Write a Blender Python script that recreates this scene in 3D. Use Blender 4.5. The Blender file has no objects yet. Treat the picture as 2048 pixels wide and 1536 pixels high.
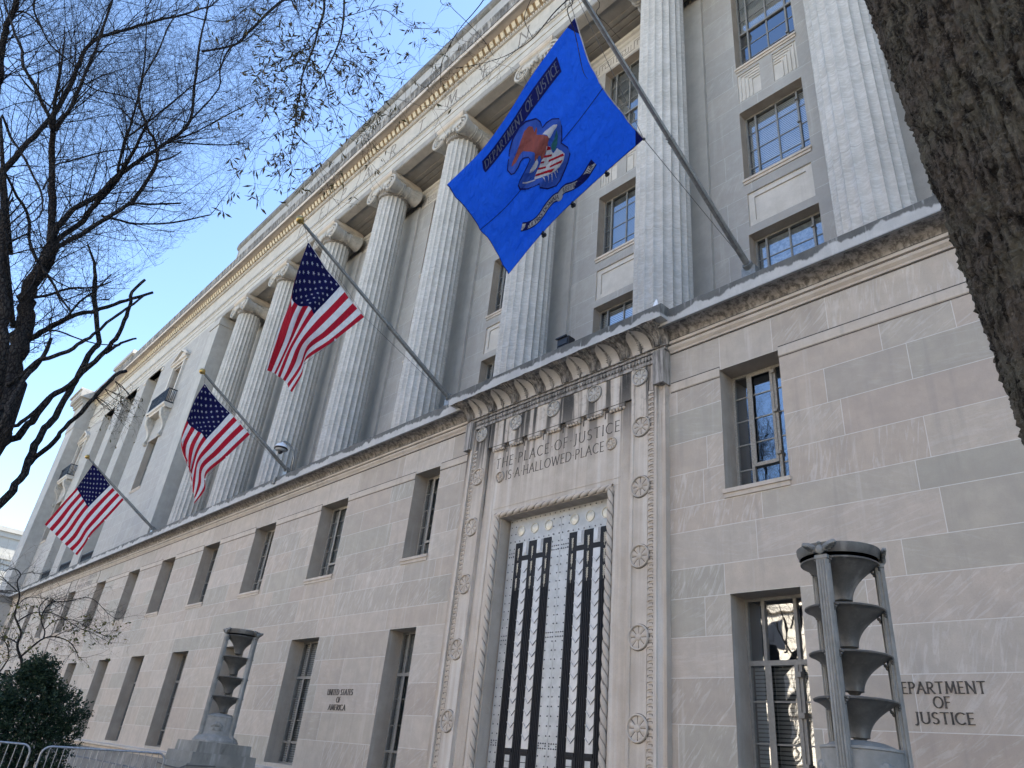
import bpy, bmesh, math, random
from mathutils import Vector, Matrix, noise as mnoise
C = bpy.context.scene
rad = math.radians

# ------------------------------------------------------------------ camera
cam = bpy.data.objects.new('camera', bpy.data.cameras.new('camera'))
C.collection.objects.link(cam)
CR = Vector((0.6851090, 0.7221073, 0.0958476)); CU = Vector((0.2878892, -0.3892771, 0.8749761)); CF = Vector((-0.6691378, 0.5718605, 0.4745841))
CAM = Vector((10.0569, -9.8929, 1.6))
m = Matrix.Identity(4)
for i in range(3):
    m[i][0] = CR[i]; m[i][1] = CU[i]; m[i][2] = -CF[i]; m[i][3] = CAM[i]
cam.matrix_world = m
cam.data.sensor_width = 36.0
cam.data.lens = 1442.33 / 2048 * 36.0
cam.data.clip_start = 0.05
cam.data.clip_end = 2000
C.camera = cam

# ------------------------------------------------------------------ sky and sun
SUN_EL, SUN_AZ = 42.0, 12.0          # the sun stands behind the building (towards +y)
world = bpy.data.worlds.new('World'); C.world = world
world.use_nodes = True
wn = world.node_tree.nodes; wl = world.node_tree.links
bg = wn['Background']
sky = wn.new('ShaderNodeTexSky'); sky.sky_type = 'NISHITA'; sky.sun_disc = False
sky.sun_elevation = rad(SUN_EL); sky.sun_rotation = rad(SUN_AZ)
sky.altitude = 50; sky.air_density = 1.0; sky.dust_density = 0.35; sky.ozone_density = 3.0
wl.new(sky.outputs[0], bg.inputs[0]); bg.inputs[1].default_value = 0.09
sun = bpy.data.objects.new('sun', bpy.data.lights.new('sun', 'SUN'))
C.collection.objects.link(sun)
sun.data.energy = 5.0; sun.data.angle = rad(0.5); sun.data.color = (1.0, 0.93, 0.82)
sd = Vector((math.sin(rad(SUN_AZ)) * math.cos(rad(SUN_EL)), math.cos(rad(SUN_AZ)) * math.cos(rad(SUN_EL)), math.sin(rad(SUN_EL))))
sun.rotation_euler = sd.to_track_quat('Z', 'Y').to_euler()
sun.location = sd * 80
C.view_settings.view_transform = 'Standard'; C.view_settings.look = 'None'
C.view_settings.gamma = 1.0; C.view_settings.exposure = 2.4
C.cycles.max_bounces = 6; C.cycles.diffuse_bounces = 4; C.cycles.glossy_bounces = 3
C.cycles.transmission_bounces = 4; C.cycles.transparent_max_bounces = 8
C.cycles.use_denoising = True
C.cycles.caustics_reflective = False; C.cycles.caustics_refractive = False

# ------------------------------------------------------------------ mesh helpers
class MB:
    """collects geometry; build() links it as ONE mesh object"""
    def __init__(s): s.v = []; s.f = []; s.m = []
    def add(s, vs, fs, mi=0):
        b = len(s.v); s.v += [tuple(p) for p in vs]
        for f in fs: s.f.append([b + i for i in f]); s.m.append(mi)
        return b
    def box(s, x0, x1, y0, y1, z0, z1, mi=0):
        s.add([(x0,y0,z0),(x1,y0,z0),(x1,y1,z0),(x0,y1,z0),(x0,y0,z1),(x1,y0,z1),(x1,y1,z1),(x0,y1,z1)],
              [(0,3,2,1),(4,5,6,7),(0,1,5,4),(1,2,6,5),(2,3,7,6),(3,0,4,7)], mi)
    def quad(s, a, b, c, d, mi=0): s.add([a, b, c, d], [(0, 1, 2, 3)], mi)
    def tube(s, pts, rs, n=8, mi=0, cap=True):
        pts = [Vector(p) for p in pts]
        if not isinstance(rs, (list, tuple)): rs = [rs] * len(pts)
        prev = None; base = len(s.v); k = len(pts)
        for i, p in enumerate(pts):
            t = (pts[min(i+1, k-1)] - pts[max(i-1, 0)])
            if t.length < 1e-9: t = Vector((0, 0, 1))
            t.normalize()
            if prev is None:
                a = Vector((0, 0, 1)) if abs(t.z) < .9 else Vector((1, 0, 0))
                u = t.cross(a).normalized()
            else:
                u = (prev - t * prev.dot(t))
                if u.length < 1e-6: u = t.orthogonal()
                u.normalize()
            prev = u; w = t.cross(u)
            for j in range(n):
                a = 2 * math.pi * j / n
                s.v.append(tuple(p + (u * math.cos(a) + w * math.sin(a)) * rs[i]))
        for i in range(k - 1):
            for j in range(n):
                a = base + i*n + j; b = base + i*n + (j+1) % n
                s.f.append([a, b, b + n, a + n]); s.m.append(mi)
        if cap:
            s.f.append([base + j for j in range(n)][::-1]); s.m.append(mi)
            s.f.append([base + (k-1)*n + j for j in range(n)]); s.m.append(mi)
    def lathe(s, prof, c=(0, 0, 0), n=48, mi=0):
        base = len(s.v)
        for r, z in prof:
            for j in range(n):
                a = 2 * math.pi * j / n
                s.v.append((c[0] + r*math.cos(a), c[1] + r*math.sin(a), c[2] + z))
        for i in range(len(prof) - 1):
            for j in range(n):
                a = base + i*n + j; b = base + i*n + (j+1) % n
                s.f.append([a, b, b+n, a+n]); s.m.append(mi)
        if prof[0][0] > 1e-4: s.f.append([base + j for j in range(n)][::-1]); s.m.append(mi)
        if prof[-1][0] > 1e-4: s.f.append([base + (len(prof)-1)*n + j for j in range(n)]); s.m.append(mi)
    def extrude_x(s, prof, x0, x1, mi=0, cap=True, closed=True):
        n = len(prof); b = len(s.v)
        for x in (x0, x1):
            for y, z in prof: s.v.append((x, y, z))
        for i in range(n if closed else n - 1):
            j = (i + 1) % n
            s.f.append([b+i, b+j, b+n+j, b+n+i]); s.m.append(mi)
        if cap and closed:
            s.f.append([b + i for i in range(n)][::-1]); s.m.append(mi)
            s.f.append([b + n + i for i in range(n)]); s.m.append(mi)
    def prism(s, poly, y0, y1, mi=0):
        """polygon in (x,z) given thickness along y"""
        n = len(poly); b = len(s.v)
        for y in (y0, y1):
            for x, z in poly: s.v.append((x, y, z))
        for i in range(n):
            j = (i+1) % n
            s.f.append([b+i, b+j, b+n+j, b+n+i]); s.m.append(mi)
        s.f.append([b+i for i in range(n)][::-1]); s.m.append(mi)
        s.f.append([b+n+i for i in range(n)]); s.m.append(mi)
    def ball(s, c, r, n=10, mi=0, sz=1.0):
        prof = [(max(1e-5, r*math.sin(math.pi*i/n)), -r*sz*math.cos(math.pi*i/n)) for i in range(n+1)]
        s.lathe(prof, c, n*2, mi)
    def build(s, name, mats, parent=None, smooth=False, fix=True, angle=None):
        me = bpy.data.meshes.new(name); me.from_pydata(s.v, [], s.f)
        if not isinstance(mats, (list, tuple)): mats = [mats]
        for mt in mats: me.materials.append(mt)
        if len(mats) > 1: me.polygons.foreach_set('material_index', s.m)
        if fix:
            bm = bmesh.new(); bm.from_mesh(me); bmesh.ops.recalc_face_normals(bm, faces=bm.faces); bm.to_mesh(me); bm.free()
        if smooth:
            me.polygons.foreach_set('use_smooth', [True] * len(me.polygons))
            if angle: me.set_sharp_from_angle(angle=rad(angle))
        me.update()
        o = bpy.data.objects.new(name, me); C.collection.objects.link(o)
        if parent: o.parent = parent
        return o

def tag(o, label=None, cat=None, group=None, kind=None):
    if label: o['label'] = label
    if cat: o['category'] = cat
    if group: o['group'] = group
    if kind: o['kind'] = kind
    return o
def thing(name, label, cat, loc=(0, 0, 0), group=None):
    o = bpy.data.objects.new(name, None); o.location = loc
    C.collection.objects.link(o); o.empty_display_size = .3
    return tag(o, label, cat, group)
def at(o, root):
    """parent o (built in world coordinates) under the root Empty without moving it"""
    o.parent = root; o.matrix_parent_inverse = Matrix.Translation(root.location).inverted(); return o
def dup(o, loc=None, parent=None, name=None):
    c = o.copy(); C.collection.objects.link(c)
    if loc is not None: c.location = loc
    if parent is not None: c.parent = parent
    for ch in list(o.children):
        d = dup(ch); d.parent = c
    return c

# ------------------------------------------------------------------ materials
class NT:
    def __init__(s, name):
        s.mat = bpy.data.materials.new(name); s.mat.use_nodes = True
        s.t = s.mat.node_tree; s.n = s.t.nodes; s.l = s.t.links
        s.p = s.n['Principled BSDF']; s.out = s.n['Material Output']
    def new(s, t, **k):
        n = s.n.new(t)
        for a, v in k.items(): setattr(n, a, v)
        return n
    def put(s, sock, v):
        if hasattr(v, 'node'): s.l.new(v, sock)
        else: sock.default_value = v
    def math(s, op, a, b=0.0, c=0.0, clamp=False):
        n = s.new('ShaderNodeMath', operation=op, use_clamp=clamp)
        s.put(n.inputs[0], a); s.put(n.inputs[1], b); s.put(n.inputs[2], c); return n.outputs[0]
    def step(s, v, a, b):
        n = s.new('ShaderNodeMapRange', interpolation_type='SMOOTHSTEP')
        s.put(n.inputs[0], v); n.inputs[1].default_value = a; n.inputs[2].default_value = b; return n.outputs[0]
    def mix(s, f, a, b, mode='MIX'):
        n = s.new('ShaderNodeMix', data_type='RGBA', blend_type=mode)
        s.put(n.inputs[0], f)
        for i, v in ((6, a), (7, b)):
            if hasattr(v, 'node'): s.l.new(v, n.inputs[i])
            else: n.inputs[i].default_value = (*v, 1) if len(v) == 3 else v
        return n.outputs[2]
    def obj(s): return s.new('ShaderNodeTexCoord').outputs['Object']
    def pos(s): return s.new('ShaderNodeNewGeometry').outputs['Position']
    def mapping(s, v, scale=(1, 1, 1), rot=None, loc=(0, 0, 0)):
        n = s.new('ShaderNodeMapping'); s.l.new(v, n.inputs[0]); n.inputs['Scale'].default_value = scale; n.inputs['Location'].default_value = loc
        if rot is not None: n.inputs['Rotation'].default_value = rot
        return n.outputs[0]
    def noise(s, v, scale, detail=4, rough=.55, dist=0.0):
        n = s.new('ShaderNodeTexNoise'); s.l.new(v, n.inputs['Vector']); n.inputs['Scale'].default_value = scale
        n.inputs['Detail'].default_value = detail; n.inputs['Roughness'].default_value = rough; n.inputs['Distortion'].default_value = dist
        return n.outputs[0]
    def ramp(s, f, stops, interp='LINEAR'):
        n = s.new('ShaderNodeValToRGB'); s.put(n.inputs[0], f); n.color_ramp.interpolation = interp
        e = n.color_ramp.elements
        while len(e) < len(stops): e.new(.5)
        for k, (p, c) in zip(e, stops): k.position = p; k.color = (*c, 1)
        return n.outputs[0]
    def bump(s, h, strength=.3, dist=.01):
        n = s.new('ShaderNodeBump'); s.put(n.inputs['Height'], h); n.inputs['Strength'].default_value = strength; n.inputs['Distance'].default_value = dist
        s.l.new(n.outputs[0], s.p.inputs['Normal'])
    def base(s, c, rough=.8, metal=0.0, spec=.3):
        if hasattr(c, 'node'): s.l.new(c, s.p.inputs['Base Color'])
        else: s.p.inputs['Base Color'].default_value = (*c, 1)
        s.put(s.p.inputs['Roughness'], rough); s.put(s.p.inputs['Metallic'], metal); s.p.inputs['Specular IOR Level'].default_value = spec
        return s.mat

STONES = [(0.0, (.465, .392, .322)), (.18, (.51, .44, .362)), (.34, (.395, .365, .305)), (.50, (.455, .38, .315)), (.66, (.53, .465, .392)), (.84, (.415, .367, .308)), (1.0, (.49, .41, .333))]
UPPER = [(0.0, (.345, .33, .305)), (.3, (.38, .36, .33)), (.6, (.335, .325, .305)), (1.0, (.395, .375, .34))]  # palette darkened to carry the shade behind the columns

def block_stone(name, pal, joint=(.60, .58, .53), jw=.0045, vein=.48, streak=.34):
    """ashlar: every block has its own tint, vein direction and pale mortar joints"""
    t = NT(name)
    at_ = t.new('ShaderNodeAttribute', attribute_name='blk')
    sp = t.new('ShaderNodeSeparateColor'); t.l.new(at_.outputs['Color'], sp.inputs[0])
    r1, r2, w = sp.outputs[0], sp.outputs[1], sp.outputs[2]; h = at_.outputs['Alpha']
    uv = t.new('ShaderNodeUVMap', uv_map='blk_uv'); su = t.new('ShaderNodeSeparateXYZ'); t.l.new(uv.outputs[0], su.inputs[0])
    u, v = su.outputs[0], su.outputs[1]
    w10 = t.math('MULTIPLY', w, 10.0); h10 = t.math('MULTIPLY', h, 10.0)
    d = t.math('MINIMUM', t.math('MINIMUM', u, t.math('SUBTRACT', w10, u)), t.math('MINIMUM', v, t.math('SUBTRACT', h10, v)))
    wob = t.math('MULTIPLY', t.math('SUBTRACT', t.noise(t.pos(), 9, 2), .5), .006)
    jm = t.math('LESS_THAN', t.math('ADD', d, wob), jw)
    col = t.ramp(r1, pal)
    # veins, rotated per block
    rot = t.new('ShaderNodeVectorRotate', rotation_type='Y_AXIS'); t.l.new(t.pos(), rot.inputs['Vector'])
    t.l.new(t.math('MULTIPLY', t.math('SUBTRACT', r2, .5), 3.0), rot.inputs['Angle'])
    add = t.new('ShaderNodeVectorMath', operation='MULTIPLY_ADD'); t.l.new(at_.outputs['Color'], add.inputs[0]); add.inputs[1].default_value = (37, 19, 0)
    t.l.new(rot.outputs[0], add.inputs[2])
    vn = t.noise(t.mapping(add.outputs[0], (1.3, 1, 9.0)), 1.5, 5, .62, 1.1)
    vm = t.math('MULTIPLY', t.step(vn, .50, .66), t.math('MULTIPLY', t.step(r2, .15, .95), vein))
    col = t.mix(vm, col, (.66, .625, .575))
    mott = t.noise(t.pos(), 3.2, 6, .65)
    col = t.mix(t.step(mott, .32, .75), t.mix(.30, col, (.24, .215, .19)), col)
    fine = t.noise(t.pos(), 60, 3, .6)
    col = t.mix(t.math('MULTIPLY', t.step(fine, .5, .72), .22), col, (.26, .24, .22))
    # rain streaks running down
    st = t.noise(t.mapping(t.pos(), (2.6, 1, .16)), 1.6, 5, .6)
    col = t.mix(t.math('MULTIPLY', t.step(st, .56, .75), streak), col, (.66, .64, .60))
    col = t.mix(t.math('MULTIPLY', t.step(st, .46, .28), streak * .9), col, (.25, .235, .215))
    col = t.mix(jm, col, joint)
    t.bump(t.math('ADD', t.math('MULTIPLY', mott, .5), t.math('ADD', fine, t.math('MULTIPLY', jm, -1.2))), .14, .006)
    return t.base(col, .78)

def plain_stone(name, c0, c1, dark=0.0, streak=.3, scale=1.0, vein=0.0, warm=None, dlo=.5, dhi=.68, dscale=(2.2, 2.2, .35)):
    t = NT(name); P = t.pos()
    n1 = t.noise(P, 2.2 * scale, 6, .62); n2 = t.noise(P, 45, 3, .6)
    col = t.mix(t.step(n1, .33, .7), c0, c1)
    if vein:
        vn = t.noise(t.mapping(P, (2.0, 2.0, 7.0)), 1.6, 5, .6, 1.6)
        col = t.mix(t.math('MULTIPLY', t.step(vn, .47, .60), vein), col, (.66, .65, .62))
        col = t.mix(t.math('MULTIPLY', t.step(vn, .47, .36), vein * .6), col, (.35, .33, .31))
    st = t.noise(t.mapping(P, (3.0, 3.0, .2)), 1.5, 5, .6)
    col = t.mix(t.math('MULTIPLY', t.step(st, .54, .74), streak), col, (.62, .60, .565))
    col = t.mix(t.math('MULTIPLY', t.step(st, .47, .3), streak), col, (.24, .225, .205))
    if dark:
        dn = t.noise(t.mapping(P, dscale), 2.2, 6, .68, .3)
        col = t.mix(t.math('MULTIPLY', t.step(dn, dlo, dhi), dark), col, (.075, .070, .064))
    col = t.mix(t.math('MULTIPLY', t.step(n2, .5, .74), .2), col, (.25, .23, .21))
    t.bump(t.math('ADD', n1, n2), .12, .006)
    return t.base(col, .8)

def column_stone():
    m_ = plain_stone('fluted_marble', (.42, .395, .355), (.50, .472, .43), streak=.14, vein=.36, scale=.8); nt = m_.node_tree
    t = NT.__new__(NT); t.mat = m_; t.t = nt; t.n = nt.nodes; t.l = nt.links; t.p = nt.nodes['Principled BSDF']
    src = t.p.inputs['Base Color'].links[0].from_socket; sp = t.new('ShaderNodeSeparateXYZ'); t.l.new(t.pos(), sp.inputs[0])
    oi = t.new('ShaderNodeObjectInfo').outputs['Random']
    f = t.math('FRACT', t.math('ADD', t.math('DIVIDE', sp.outputs[2], 2.02), oi)); j = t.math('LESS_THAN', f, .006)
    drum = t.new('ShaderNodeTexWhiteNoise', noise_dimensions='2D'); cx = t.new('ShaderNodeCombineXYZ'); t.l.new(t.math('FLOOR', t.math('ADD', t.math('DIVIDE', sp.outputs[2], 2.02), oi)), cx.inputs[0]); t.l.new(oi, cx.inputs[1]); t.l.new(cx.outputs[0], drum.inputs['Vector'])
    c = t.mix(t.math('MULTIPLY', drum.outputs[0], .22), src, (.34, .32, .285))
    c = t.mix(t.math('MULTIPLY', j, .55), c, (.22, .205, .18)); t.l.new(c, t.p.inputs['Base Color']); return m_
def flat(name, c, rough=.6, metal=0.0, spec=.4, var=.12, vs=18):
    t = NT(name)
    n = t.noise(t.obj(), vs, 4, .6)
    col = t.mix(t.step(n, .3, .72), tuple(x * (1 - var) for x in c), tuple(min(1, x * (1 + var)) for x in c))
    return t.base(col, rough, metal, spec)

M = {}
M['ashlar'] = block_stone('limestone_ashlar', STONES)
M['upper'] = block_stone('upper_wall_stone', UPPER, joint=(.56, .55, .52), jw=.003, vein=.22, streak=.18)
M['pier'] = block_stone('grey_corner_stone', [(0, (.30, .30, .295)), (.35, (.38, .375, .36)), (.7, (.33, .33, .325)), (1, (.42, .41, .39))], joint=(.42, .41, .39), jw=.01, vein=.1)
M['stone'] = plain_stone('limestone_smooth', (.46, .395, .325), (.54, .475, .40), streak=.28)
M['stone_pale'] = plain_stone('pale_limestone', (.47, .435, .385), (.56, .52, .465), streak=.15)
M['column'] = column_stone()
M['carved'] = plain_stone('carved_stone', (.40, .38, .34), (.50, .47, .425), dark=.28, streak=.22, dscale=(4, 4, 3))
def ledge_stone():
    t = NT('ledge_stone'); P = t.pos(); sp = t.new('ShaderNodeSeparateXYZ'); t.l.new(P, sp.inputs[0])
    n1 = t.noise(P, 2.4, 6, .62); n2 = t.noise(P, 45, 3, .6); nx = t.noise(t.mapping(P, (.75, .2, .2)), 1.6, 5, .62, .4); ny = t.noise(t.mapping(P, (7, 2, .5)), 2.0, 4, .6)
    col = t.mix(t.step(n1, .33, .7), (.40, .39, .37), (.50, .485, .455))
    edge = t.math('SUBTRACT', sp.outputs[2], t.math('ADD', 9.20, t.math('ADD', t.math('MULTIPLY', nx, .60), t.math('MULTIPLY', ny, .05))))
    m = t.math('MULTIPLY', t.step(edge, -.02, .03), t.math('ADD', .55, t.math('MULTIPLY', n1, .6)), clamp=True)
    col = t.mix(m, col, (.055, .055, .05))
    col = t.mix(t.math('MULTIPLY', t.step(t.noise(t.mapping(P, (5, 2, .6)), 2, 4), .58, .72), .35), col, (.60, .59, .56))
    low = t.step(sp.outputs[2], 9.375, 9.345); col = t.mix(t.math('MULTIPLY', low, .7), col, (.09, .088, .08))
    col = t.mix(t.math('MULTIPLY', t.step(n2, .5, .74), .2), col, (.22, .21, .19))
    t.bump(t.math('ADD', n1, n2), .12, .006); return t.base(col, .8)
M['ledge'] = ledge_stone()
def portal_stone():
    # limestone with soot streaks washed down from the cove above
    t = NT('portal_stone'); P = t.pos(); sp = t.new('ShaderNodeSeparateXYZ'); t.l.new(P, sp.inputs[0])
    n1 = t.noise(P, 2.2, 6, .62); n2 = t.noise(P, 45, 3, .6)
    col = t.mix(t.step(n1, .33, .7), (.47, .405, .335), (.55, .485, .41))
    st = t.noise(t.mapping(P, (2.7, .6, .09)), 1.7, 6, .62, .15)
    hi = t.step(sp.outputs[2], 6.9, 8.75)
    col = t.mix(t.math('MULTIPLY', t.step(st, .53, .66), .45), col, (.66, .64, .60))
    dk = t.math('MULTIPLY', t.step(st, t_lo, t_hi), t.math('ADD', t.math('MULTIPLY', hi, .90), .10))
    col = t.mix(dk, col, (.045, .042, .038))
    mot = t.math('MULTIPLY', t.math('MULTIPLY', t.step(t.noise(P, 7, 6, .7), .50, .68), hi), .45)
    col = t.mix(mot, col, (.12, .115, .105))
    col = t.mix(t.math('MULTIPLY', t.step(n2, .5, .74), .2), col, (.25, .23, .21))
    t.bump(t.math('ADD', n1, n2), .12, .006); return t.base(col, .8)
t_lo, t_hi = .54, .44
M['portal'] = portal_stone()
M['cove'] = plain_stone('stained_cove', (.30, .275, .245), (.40, .37, .335), dark=.85, streak=.35, dlo=.40, dhi=.62, dscale=(5.0, 5.0, .5))
M['cornice'] = plain_stone('stained_cornice', (.34, .325, .30), (.44, .42, .385), dark=.95, streak=.3, dlo=.30, dhi=.60, dscale=(3.4, 3.4, .25))
M['parapet'] = plain_stone('parapet_stone', (.33, .32, .30), (.39, .38, .355), dark=.22, streak=.25, dlo=.52, dhi=.75, dscale=(.30, .30, .5), scale=.4)
M['frieze'] = plain_stone('frieze_stone', (.42, .395, .35), (.49, .46, .41), streak=.12, dark=.12)
M['cap'] = plain_stone('sooty_parapet_cap', (.12, .118, .11), (.2, .195, .18), dark=.5, streak=.3)  # darker stone tone than the parapet below
M['bedmould'] = plain_stone('warm_bed_moulding', (.55, .495, .39), (.62, .565, .455), streak=.1)  # golden bounce light under the cornice, painted into the stone colour
M['bedback'] = flat('brown_bed_recess', (.23, .165, .095), .9)
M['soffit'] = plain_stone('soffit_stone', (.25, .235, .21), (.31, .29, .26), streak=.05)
M['upper_plain'] = plain_stone('pavilion_stone', (.36, .345, .315), (.42, .40, .365), streak=.15)
M['granite'] = plain_stone('grey_granite', (.13, .132, .13), (.21, .208, .20), streak=.35, dark=.4, dlo=.5, dhi=.75, dscale=(1.5, 1.5, .5))
M['reveal'] = plain_stone('reveal_stone', (.36, .31, .255), (.43, .375, .315), streak=.25)  # wall stone darkened, the shade of the recess put into its colour
M['incised'] = flat('incised_dirt', (.085, .075, .065), .9, var=.4, vs=30)  # dirt in cut letters, and painted shade for cuts and grooves
M['incised_soft'] = flat('incised_shallow', (.19, .17, .15), .9, var=.3, vs=30)
M['frame'] = flat('grey_window_metal', (.21, .205, .19), .5, .0, .4)
M['frame_pale'] = flat('worn_grey_sash', (.29, .275, .245), .6, .0, .3, .25, 40)
M['alu'] = flat('brushed_aluminium', (.42, .43, .43), .55, .35, .4, .12, 5)
M['alu_bright'] = flat('worn_bright_aluminium', (.47, .475, .48), .5, .4, .4, .10, 7)
M['medal'] = flat('pale_medallion', (.60, .575, .50), .45, .3, .4, .08)
M['dirt'] = plain_stone('dirty_stone', (.20, .185, .165), (.28, .26, .235), streak=.1)  # relief shade painted dark behind the volute spirals and egg ring
M['rope_dirt'] = flat('rope_groove', (.23, .20, .17), .9)  # shade between the rope strands, painted as a darker colour
M['alu_dark'] = flat('black_strip', (.009, .010, .014), .6, .0, .25, .3)
M['rivet'] = flat('dark_rivet', (.05, .055, .065), .5, .3)
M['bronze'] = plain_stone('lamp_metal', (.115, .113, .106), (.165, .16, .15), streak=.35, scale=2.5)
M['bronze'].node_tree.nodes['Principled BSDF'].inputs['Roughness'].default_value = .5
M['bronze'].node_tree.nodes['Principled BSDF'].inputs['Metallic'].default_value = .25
M['bronze_lit'] = plain_stone('lamp_metal_weathered', (.22, .22, .205), (.30, .295, .275), streak=.35, scale=3)  # lighter copy of the lamp metal, its lit look put into the colour
M['pole'] = flat('grey_pole_metal', (.22, .22, .21), .42, .5, .5, .2, 14)
M['brass'] = flat('gilded_ball', (.42, .29, .10), .32, .8, .5, .1)
M['rope'] = flat('halyard_cord', (.10, .10, .10), .8)
M['black_iron'] = flat('black_iron', (.020, .023, .030), .5, .3)
M['galv'] = flat('galvanised_steel', (.33, .34, .355), .42, .7, .5, .2, 25)
M['white_plastic'] = flat('white_plastic', (.75, .76, .78), .4)
M['black_plastic'] = flat('black_plastic', (.012, .012, .015), .35)
M['asphalt'] = flat('asphalt', (.055, .055, .056), .9, var=.25, vs=3)
M['paving'] = flat('concrete_paving', (.24, .23, .215), .9, var=.15, vs=2)
M['soil'] = flat('planting_soil', (.07, .055, .04), .95, var=.3)
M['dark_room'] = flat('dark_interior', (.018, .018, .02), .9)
M['paint_white'] = flat('road_paint', (.75, .74, .70), .8)

M['far_stone'] = plain_stone('far_pale_stone', (.33, .325, .305), (.38, .375, .35), streak=.15, scale=.2)
M['cream'] = plain_stone('cream_stone', (.62, .54, .43), (.70, .62, .51), streak=.1, scale=.2)

def bark(name, c0, c1, deep, scale, disp):
    t = NT(name); P = t.obj()
    v = t.new('ShaderNodeTexVoronoi', feature='DISTANCE_TO_EDGE'); t.l.new(t.mapping(P, (1, 1, .38)), v.inputs['Vector']); v.inputs['Scale'].default_value = scale
    n = t.noise(P, scale * 1.6, 6, .7); n2 = t.noise(P, scale * .25, 4, .6)
    h = t.math('ADD', t.step(v.outputs['Distance'], 0.0, .22), t.math('MULTIPLY', n, .6))
    col = t.mix(t.step(h, .25, 1.15), deep, t.mix(t.step(n2, .4, .62), c0, c1))
    t.bump(h, 1.0, disp)
    return t.base(col, .92, 0, .1)
def bark_rough():
    t = NT('furrowed_bark'); P = t.pos()
    n1 = t.noise(t.mapping(P, (1, 1, .22)), 30, 8, .70, .4); n2 = t.noise(P, 95, 5, .7); n3 = t.noise(P, 3, 4, .6)
    col = t.mix(t.step(n1, .36, .60), (.018, .016, .014), t.mix(t.step(n3, .42, .6), (.125, .108, .090), (.135, .127, .10)))
    col = t.mix(t.math('MULTIPLY', t.step(n2, .52, .72), .6), col, (.24, .22, .19))
    t.bump(t.math('ADD', n1, t.math('MULTIPLY', n2, .5)), .9, .03)
    return t.base(col, .95, 0, .05)
M['bark'] = bark_rough()
M['bark_dark'] = bark('dark_branch_bark', (.048, .044, .042), (.06, .055, .05), (.016, .014, .014), 30, .01)

def leafmat(name, cols, trans=.35):
    t = NT(name)
    oi = t.new('ShaderNodeNewGeometry').outputs['Random Per Island']
    col = t.ramp(oi, cols)
    tr = t.new('ShaderNodeBsdfTranslucent'); t.l.new(col, tr.inputs[0])
    t.base(col, .6, 0, .3)
    mx = t.new('ShaderNodeMixShader'); mx.inputs[0].default_value = trans
    t.l.new(t.p.outputs[0], mx.inputs[1]); t.l.new(tr.outputs[0], mx.inputs[2]); t.l.new(mx.outputs[0], t.out.inputs[0])
    return t.mat
M['leaf_ever'] = leafmat('evergreen_leaf', [(0, (.012, .026, .016)), (.5, (.022, .045, .024)), (1, (.045, .075, .038))], .15)
M['leaf_willow'] = leafmat('olive_brown_leaf', [(0, (.07, .06, .03)), (.5, (.09, .085, .035)), (1, (.13, .085, .035))], .45)
M['leaf_yellow'] = leafmat('yellow_green_leaf', [(0, (.12, .11, .035)), (.6, (.10, .12, .035)), (1, (.20, .14, .04))], .45)
M['leaf_gold'] = leafmat('golden_leaf', [(0, (.42, .25, .08)), (1, (.52, .34, .13))], .4)

def glassmat(name, tint, k=.28):
    t = NT(name)
    gl = t.new('ShaderNodeBsdfGlossy'); gl.inputs['Roughness'].default_value = .015; gl.inputs['Color'].default_value = (.86, .92, 1.0, 1)
    # slightly wavy old panes
    bn = t.new('ShaderNodeBump'); t.l.new(t.noise(t.pos(), 1.6, 2), bn.inputs['Height']); bn.inputs['Strength'].default_value = .02; bn.inputs['Distance'].default_value = .1
    t.l.new(bn.outputs[0], gl.inputs['Normal'])
    tp = t.new('ShaderNodeBsdfTransparent'); tp.inputs[0].default_value = (*tint, 1)
    fr = t.new('ShaderNodeFresnel'); fr.inputs[0].default_value = 1.5
    f = t.math('ADD', t.math('MULTIPLY', fr.outputs[0], 1.0), k, clamp=True)
    mx = t.new('ShaderNodeMixShader'); t.l.new(f, mx.inputs[0]); t.l.new(tp.outputs[0], mx.inputs[1]); t.l.new(gl.outputs[0], mx.inputs[2])
    t.l.new(mx.outputs[0], t.out.inputs[0]); return t.mat
M['glass'] = glassmat('window_glass', (.80, .83, .85))

def blindmat(name, c, pitch=.055):
    t = NT(name)
    sp = t.new('ShaderNodeSeparateXYZ'); t.l.new(t.pos(), sp.inputs[0])
    fr = t.math('FRACT', t.math('DIVIDE', sp.outputs[2], pitch))
    col = t.mix(t.step(fr, .62, .80), c, tuple(x * .12 for x in c))
    return t.base(col, .7)
M['blind'] = blindmat('venetian_blind', (.66, .66, .63))
M['blind_dark'] = blindmat('venetian_blind_dark', (.30, .31, .30))
M['curtain'] = flat('pale_curtain', (.42, .44, .42), .9, var=.3, vs=12)

def cloth(name, c, trans=.5, weave=True):
    t = NT(name)
    n = t.noise(t.mapping(t.pos(), (3, 3, 3)), 3, 4)
    col = t.mix(t.step(n, .3, .7), tuple(x * .9 for x in c), c)
    t.base(col, .75, 0, .15)
    tr = t.new('ShaderNodeBsdfTranslucent'); t.l.new(col, tr.inputs[0])
    wr = t.noise(t.mapping(t.pos(), (7, 7, 1.1)), 1.7, 3, .5, .8)      # hanging wrinkles
    bn = t.new('ShaderNodeBump'); t.l.new(wr, bn.inputs['Height']); bn.inputs['Strength'].default_value = .8; bn.inputs['Distance'].default_value = .075
    t.l.new(bn.outputs[0], t.p.inputs['Normal']); t.l.new(bn.outputs[0], tr.inputs['Normal'])
    mx = t.new('ShaderNodeMixShader'); mx.inputs[0].default_value = trans
    t.l.new(t.p.outputs[0], mx.inputs[1]); t.l.new(tr.outputs[0], mx.inputs[2]); t.l.new(mx.outputs[0], t.out.inputs[0])
    return t.mat
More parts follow.
